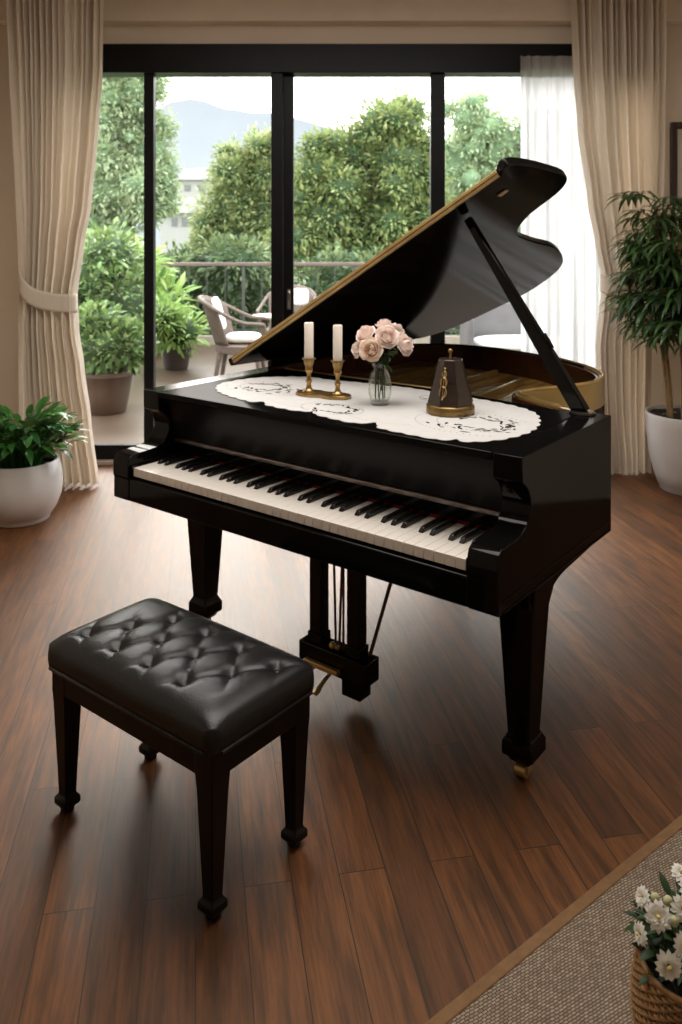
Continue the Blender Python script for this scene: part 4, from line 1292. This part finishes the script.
MB().lathe([(0.27, tzz - 0.03), (0.28, tzz - 0.022), (0.28, tzz - 0.006), (0.272, tzz), (0, tzz)], (0, 0, 0), 36).build('table_top', M['table_top'], tb, smooth=40)
for k in range(4):
    a = pi / 4 + k * pi / 2
    MB().tube([(0.18 * cos(a), 0.18 * sin(a), tzz - 0.031), (0.21 * cos(a), 0.21 * sin(a), 0)], 0.018, 8).build('leg', M['wicker'], tb, smooth=60)
# low terrace sofa seen under the lid
sy_ = 10.4
sf = thing('terrace_sofa', 'low grey terrace sofa partly seen beneath the raised piano lid', 'sofa', (at(498, 0, sy_).x, sy_, -0.004))
MB().box(-0.35, 0.95, -0.35, 0.35, 0.08, 0.16).build('seat_frame', M['sofa_frame'], sf, bevel=0.01)
for x0 in (-0.43, 0.96):
    MB().box(x0, x0 + 0.07, -0.36, 0.36, 0.0, 0.58).build('arm', M['sofa_frame'], sf, bevel=0.01)
MB().box(-0.35, 0.95, 0.30, 0.37, 0.16, 0.72).build('backrest', M['sofa_frame'], sf, bevel=0.01)
cs = cushion('wide white seat cushion on the low grey terrace sofa', (at(498, 0, sy_).x + 0.29, sy_ - 0.04, 0.245), 0, 0, (0.62, 0.31, 0.085))

# potted shrubs outside
def leafy(center, rad, n, size, mb, rnd, width=0.4, up=0.4, droop=0.7, shell=0.55, rough=0.0, seg=3):
    for _ in range(n):
        d_ = Vector((rnd.gauss(0, 1), rnd.gauss(0, 1), rnd.gauss(0, 1))).normalized()
        rr_ = shell + (1 - shell) * rnd.random()
        if rough:
            rr_ *= 1 + rough * noise.noise(d_ * 2.6 + Vector(center)) + rough * 0.8 * noise.noise(d_ * 6.5 - Vector(center))
        p = Vector(center) + Vector((d_.x * rad[0], d_.y * rad[1], d_.z * rad[2])) * rr_
        dr = (d_ + Vector((rnd.uniform(-.7, .7), rnd.uniform(-.7, .7), up + rnd.uniform(-.6, .4)))).normalized()
        s = size * rnd.uniform(0.65, 1.3)
        mb.leaf(p, dr, (rnd.uniform(-.6, .6), rnd.uniform(-.6, .6), 1), s, s * width, droop * rnd.uniform(.4, 1.3), 0.14, seg, 0.5 if seg == 2 else 0.45)
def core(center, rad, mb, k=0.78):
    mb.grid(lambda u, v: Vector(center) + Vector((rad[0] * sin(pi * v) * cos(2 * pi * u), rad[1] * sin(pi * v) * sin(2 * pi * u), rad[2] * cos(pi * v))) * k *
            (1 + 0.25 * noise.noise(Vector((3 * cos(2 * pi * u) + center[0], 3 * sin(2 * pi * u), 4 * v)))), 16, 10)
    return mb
def pot_shrub(lab, base, pot_prof, blobs, n, size, mat, potmat, seed, width=0.36):
    rnd = random.Random(seed)
    t = thing('potted_shrub', lab, 'plant', base)
    MB().lathe(pot_prof, (0, 0, 0), 36).build('pot', potmat, t, smooth=50)
    fm, cm = MB(), MB()
    top = max(z for r, z in pot_prof)
    for c, r in blobs:
        leafy(c, r, int(n * r[0] / 0.4), size, fm, rnd, width)
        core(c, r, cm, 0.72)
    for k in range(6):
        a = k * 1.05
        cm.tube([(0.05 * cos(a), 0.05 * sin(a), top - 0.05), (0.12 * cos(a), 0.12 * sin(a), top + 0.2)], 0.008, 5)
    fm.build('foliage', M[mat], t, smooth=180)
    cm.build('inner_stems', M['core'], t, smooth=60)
    return t
Yp = 7.5
b1 = Vector((at(106, 0, Yp).x, Yp, -0.004))
pot_shrub('leafy green shrub in a wide brown planter just outside the glass', b1, [(0.17, 0), (0.18, 0.01), (0.215, 0.20), (0.235, 0.33), (0.25, 0.34), (0.25, 0.375), (0.225, 0.375), (0.222, 0.33), (0, 0.33)],
          [((0.0, 0, 0.60), (0.34, 0.34, 0.26)), ((-0.1, 0.05, 0.75), (0.26, 0.26, 0.22)), ((0.16, 0, 0.58), (0.24, 0.24, 0.2))], 700, 0.10, 'shrub', M['terracotta'], 3, 0.42)
Yp = 9.9
b2 = Vector((at(176, 0, Yp).x, Yp, -0.004))
pot_shrub('feathery plant in a small grey pot near the wicker armchair', b2, [(0.13, 0), (0.14, 0.01), (0.175, 0.20), (0.185, 0.25), (0.165, 0.25), (0.16, 0.22), (0, 0.22)],
          [((0.0, 0, 0.46), (0.36, 0.34, 0.24)), ((-0.15, -0.15, 0.62), (0.28, 0.26, 0.22))], 420, 0.16, 'fern', M['grey_pot'], 6, 0.2)

def bush(lab, base, blobs, n, size, mat, seed, name='garden_shrub', cat='shrub', width=0.42, group='garden shrubs beyond the glass', coremat='core', trunk=None):
    rnd = random.Random(seed)
    t = thing(name, lab, cat, base, 0, group)
    fm, cm, tm = MB(), MB(), MB()
    if trunk:
        blobs = clusters(blobs, rnd)
    tot = sum(r[0] * r[2] for c, r in blobs)
    for c, r in blobs:
        leafy(c, r, max(20, int(n * r[0] * r[2] / tot)), size, fm, rnd, width, 0.1, 0.6, 0.55, 0.35, 2 if trunk else 3)
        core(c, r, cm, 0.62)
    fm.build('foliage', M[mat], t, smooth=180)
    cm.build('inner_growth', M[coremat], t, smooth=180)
    zlow = min(c[2] for c, r in blobs)
    if trunk:
        tm.tube([(0, 0, trunk[0]), (0.05, 0, (trunk[0] + trunk[1]) / 2), (0, 0.02, trunk[1])], [trunk[2], trunk[2] * 0.8, trunk[2] * 0.55], 8)
        for c, r in blobs[0:28:7]:
            tm.tube([(0.02, 0, trunk[1] * 0.8), (c[0] * 0.6, c[1] * 0.6, c[2] - 0.2 * r[2])], [trunk[2] * 0.5, trunk[2] * 0.2], 6)
        tm.build('trunk', M['bark'], t, smooth=60)
    return t
def clusters(blobs, rnd, k=6):
    out = []
    for c, r in blobs:
        out.append((c, tuple(q * 0.86 for q in r)))
        for _ in range(k):
            d_ = Vector((rnd.gauss(0, 1), rnd.gauss(-0.3, 0.8), rnd.gauss(0.15, 1))).normalized()
            q = rnd.uniform(0.28, 0.5)
            out.append(((c[0] + d_.x * r[0] * 0.8, c[1] + d_.y * r[1] * 0.8, c[2] + d_.z * r[2] * 0.8), (r[0] * q, r[1] * q, r[2] * q * 0.85)))
    return out
def blobs_px(list_px, Y, base, depth=0.8):
    out = []
    for u, v, ru, rv in list_px:
        p = at(u, v, Y) - base
        out.append(((p.x, random.uniform(-.3, .3), p.z), (ru / F * Y, max(0.5, ru / F * Y * depth), rv / F * Y)))
    return out
GZ = -3.0
def B(Y, u, z=GZ):
    return Vector((at(u, 0, Y).x, Y, z))
# shrubs on and by the terrace, left
b = B(9.0, 108, -0.004)
bush('bright green shrub mass rising behind the brown planter', b, blobs_px([(100, 285, 50, 42), (80, 310, 42, 40), (128, 300, 30, 40), (112, 255, 34, 28), (90, 345, 45, 30)], 9.0, b, 0.6), 4600, 0.095, 'shrub', 31, width=0.45)
b = B(11.1, 150, -0.004)
bush('arching fern like clump left of the terrace chair', b, blobs_px([(148, 300, 22, 28), (165, 305, 20, 26), (150, 335, 22, 24), (140, 270, 26, 24)], 11.1, b, 0.6), 800, 0.26, 'fern', 32, name='fern_clump', cat='fern', width=0.2)
b = B(13.2, 190)
bush('dark hedge behind the railing and wicker chair', b, blobs_px([(180, 285, 34, 36), (225, 290, 32, 40), (256, 300, 22, 42), (200, 325, 40, 24), (244, 335, 34, 24), (235, 262, 40, 24)], 13.2, b), 7000, 0.12, 'shrub_dark', 33, name='hedge', cat='hedge')
b = B(13.2, 330)
bush('dark hedge behind the railing past the centre mullion', b, blobs_px([(318, 300, 26, 40), (335, 290, 34, 42), (375, 290, 34, 40), (345, 330, 44, 25), (410, 290, 34, 40), (445, 320, 34, 30), (490, 325, 40, 30)], 13.2, b), 7600, 0.12, 'shrub_dark', 34, name='hedge', cat='hedge')
# trees
b = B(15.2, 125)
bush('tall pale tree filling the view beside the tied curtain', b, blobs_px([(120, 110, 46, 36), (95, 150, 44, 44), (145, 150, 34, 36), (120, 190, 52, 40), (150, 195, 26, 30), (90, 90, 36, 36), (90, 225, 46, 30), (135, 92, 28, 22), (110, 66, 44, 30), (148, 84, 22, 18)], 15.2, b), 26000, 0.125, 'tree_hazed', 41, name='tree', cat='tree', group='trees beyond the railing', coremat='core_hazed', trunk=(0, 4.2, 0.22))
b = B(19.5, 240)
bush('yellow green tree below the mountain, before the pale house', b, blobs_px([(240, 175, 36, 34), (262, 160, 26, 34), (225, 215, 40, 36), (262, 215, 32, 40), (205, 252, 30, 18), (245, 250, 44, 30), (276, 190, 26, 40)], 19.5, b), 24000, 0.135, 'tree_warm', 42, name='tree', cat='tree', group='trees beyond the railing', trunk=(0, 3.6, 0.2))
b = B(16, 350)
bush('large rounded green tree standing in the middle of the view', b, blobs_px([(385, 125, 40, 32), (350, 160, 44, 40), (400, 165, 40, 44), (318, 175, 34, 34), (330, 215, 46, 44), (380, 220, 52, 46), (425, 205, 34, 50), (310, 245, 36, 36), (360, 262, 56, 34), (410, 255, 36, 36), (405, 112, 20, 18)], 16, b), 34000, 0.125, 'tree_mid', 43, name='tree', cat='tree', group='trees beyond the railing', trunk=(0, 4.4, 0.24))
b = B(20, 480)
bush('soft pale tree seen above the open piano lid', b, blobs_px([(470, 120, 34, 28), (500, 150, 44, 40), (460, 165, 34, 40), (530, 140, 40, 30), (480, 200, 50, 40), (540, 190, 44, 44), (500, 240, 60, 40), (560, 160, 40, 50), (590, 200, 40, 60)], 20, b), 24000, 0.14, 'tree_hazed', 44, name='tree', cat='tree', group='trees beyond the railing', coremat='core_hazed', trunk=(0, 4.4, 0.24))
# ground and far things
struct('garden_ground', MB().grid(lambda u, v: (-60 + 120 * u, 12.6 + 110 * v * v, GZ + 1.5 * v + 0.3 * noise.noise(Vector((u * 9, v * 9, 0)))), 24, 24), M['ground'], smooth=180)
def ridge(u):
    ks = [(0, 150), (120, 128), (150, 112), (172, 102), (190, 98.5), (205, 101), (225, 109), (245, 111), (265, 113), (295, 118), (330, 128), (380, 140), (450, 150), (560, 158), (700, 165)]
    for (a, b_), (c, d_) in zip(ks, ks[1:]):
        if a <= u <= c:
            return b_ + (d_ - b_) * (u - a) / (c - a)
    return 160
MYY = 620.0
def mfn(u, v):
    uu = u * 700
    top = at(uu, ridge(uu) + 1.5 * noise.noise(Vector((uu * 0.05, 2, 0))), MYY)
    k = 1 - v
    return (top.x * (1 - 0.0 * k), MYY - 260 * v, -30 + (top.z + 30) * (1 - v) ** 1.2 * (1 + 0.12 * v * noise.noise(Vector((uu * 0.03, v * 4, 5)))))
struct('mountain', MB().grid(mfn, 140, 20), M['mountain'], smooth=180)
def house(lab, u0, u1, vtop, vbot, Y, roof, wallmat, wins):
    base = at((u0 + u1) / 2, vbot, Y)
    t = thing('house', lab, 'building', base, 0, 'pale buildings in the valley')
    w = (u1 - u0) / F * Y / 2
    h_ = (vbot - vtop) / F * Y
    d_ = w * 1.2
    MB().box(-w, w, 0, d_, -8, h_).build('wall', M[wallmat], t)
    if roof:
        rh = roof / F * Y
        MB().add([(-w * 1.12, -0.6, h_), (w * 1.12, -0.6, h_), (w * 1.12, d_ + .6, h_), (-w * 1.12, d_ + .6, h_), (-w * .75, d_ * .5, h_ + rh), (w * .75, d_ * .5, h_ + rh)],
                 [(3, 2, 1, 0), (0, 1, 5, 4), (2, 3, 4, 5), (1, 2, 5), (3, 0, 4)]).build('roof', M['house_roof'], t)
    for a, b_, c, d2 in wins:
        MB().box(-w + 2 * w * a, -w + 2 * w * b_, -0.08, -0.01, h_ * c, h_ * d2).build('window', M['house_window'], t)
    return t
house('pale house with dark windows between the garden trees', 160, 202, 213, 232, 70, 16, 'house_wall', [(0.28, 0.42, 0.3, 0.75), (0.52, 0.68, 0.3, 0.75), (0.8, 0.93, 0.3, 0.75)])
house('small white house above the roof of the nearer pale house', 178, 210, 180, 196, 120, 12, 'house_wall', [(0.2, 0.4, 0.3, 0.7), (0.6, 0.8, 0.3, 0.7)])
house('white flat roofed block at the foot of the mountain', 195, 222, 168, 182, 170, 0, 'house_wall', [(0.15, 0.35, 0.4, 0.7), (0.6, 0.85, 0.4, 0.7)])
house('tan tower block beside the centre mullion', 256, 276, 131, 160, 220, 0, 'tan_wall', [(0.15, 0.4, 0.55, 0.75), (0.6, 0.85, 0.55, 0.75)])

# ------------------------------------------------------------------ light
world = bpy.data.worlds.new('overcast_sky')
SC.world = world
world.use_nodes = True
wt = world.node_tree
bg = wt.nodes['Background']
tc = wt.nodes.new('ShaderNodeTexCoord')
sep = wt.nodes.new('ShaderNodeSeparateXYZ')
wt.links.new(tc.outputs['Generated'], sep.inputs[0])
rp = wt.nodes.new('ShaderNodeValToRGB')
rp.color_ramp.elements[0].position, rp.color_ramp.elements[0].color = 0.45, (0.55, 0.56, 0.52, 1)
rp.color_ramp.elements[1].position, rp.color_ramp.elements[1].color = 0.52, (1.0, 0.99, 0.975, 1)
e = rp.color_ramp.elements.new(0.85)
e.color = (0.90, 0.95, 1.0, 1)
mr_ = wt.nodes.new('ShaderNodeMapRange')
mr_.inputs['From Min'].default_value, mr_.inputs['From Max'].default_value = -1, 1
wt.links.new(sep.outputs['Z'], mr_.inputs['Value'])
wt.links.new(mr_.outputs[0], rp.inputs['Fac'])
wt.links.new(rp.outputs[0], bg.inputs['Color'])
bg.inputs['Strength'].default_value = 5.3

def area(name, loc, rot, size, energy, col):
    l = bpy.data.lights.new(name, 'AREA')
    l.shape = 'RECTANGLE'
    l.size, l.size_y = size
    l.energy = energy
    l.color = col
    o = bpy.data.objects.new(name, l)
    COL.objects.link(o)
    o.location = loc
    o.rotation_euler = rot
    return o
area('fill_light', (0.1, 2.7, CZ - 0.06), (0, 0, 0), (2.6, 1.6), 92, (1.0, 0.95, 0.89))  # added fill light under the ceiling, no fixture there

sl = bpy.data.lights.new('hazy_sun', 'SUN')
sl.energy, sl.angle, sl.color = 8.5, radians(55), (1.0, 0.94, 0.86)
so = bpy.data.objects.new('hazy_sun', sl)
COL.objects.link(so)
so.location = (-3, 12, 9)
so.rotation_euler = Vector((0.36, -1.0, -0.62)).to_track_quat('-Z', 'Y').to_euler()

# ------------------------------------------------------------------ camera
cd = bpy.data.cameras.new('camera')
co = bpy.data.objects.new('camera', cd)
COL.objects.link(co)
co.location = (0, 0, H)
co.rotation_euler = (radians(90), 0, 0)
cd.sensor_fit = 'VERTICAL'
cd.sensor_height = 36.0
cd.lens = F / 1024 * 36.0
cd.shift_y = -(512 - CY) / 1024
cd.clip_start, cd.clip_end = 0.05, 3000
cd.dof.use_dof = True
cd.dof.focus_distance = 2.3
cd.dof.aperture_fstop = 4.8
SC.camera = co

SC.view_settings.view_transform = 'Standard'
SC.view_settings.look = 'None'
SC.view_settings.exposure = 0.0
SC.cycles.use_denoising = True
SC.cycles.max_bounces = 10
SC.cycles.transparent_max_bounces = 24
SC.cycles.sample_clamp_indirect = 6.0
SC.cycles.caustics_reflective = False
SC.cycles.caustics_refractive = False
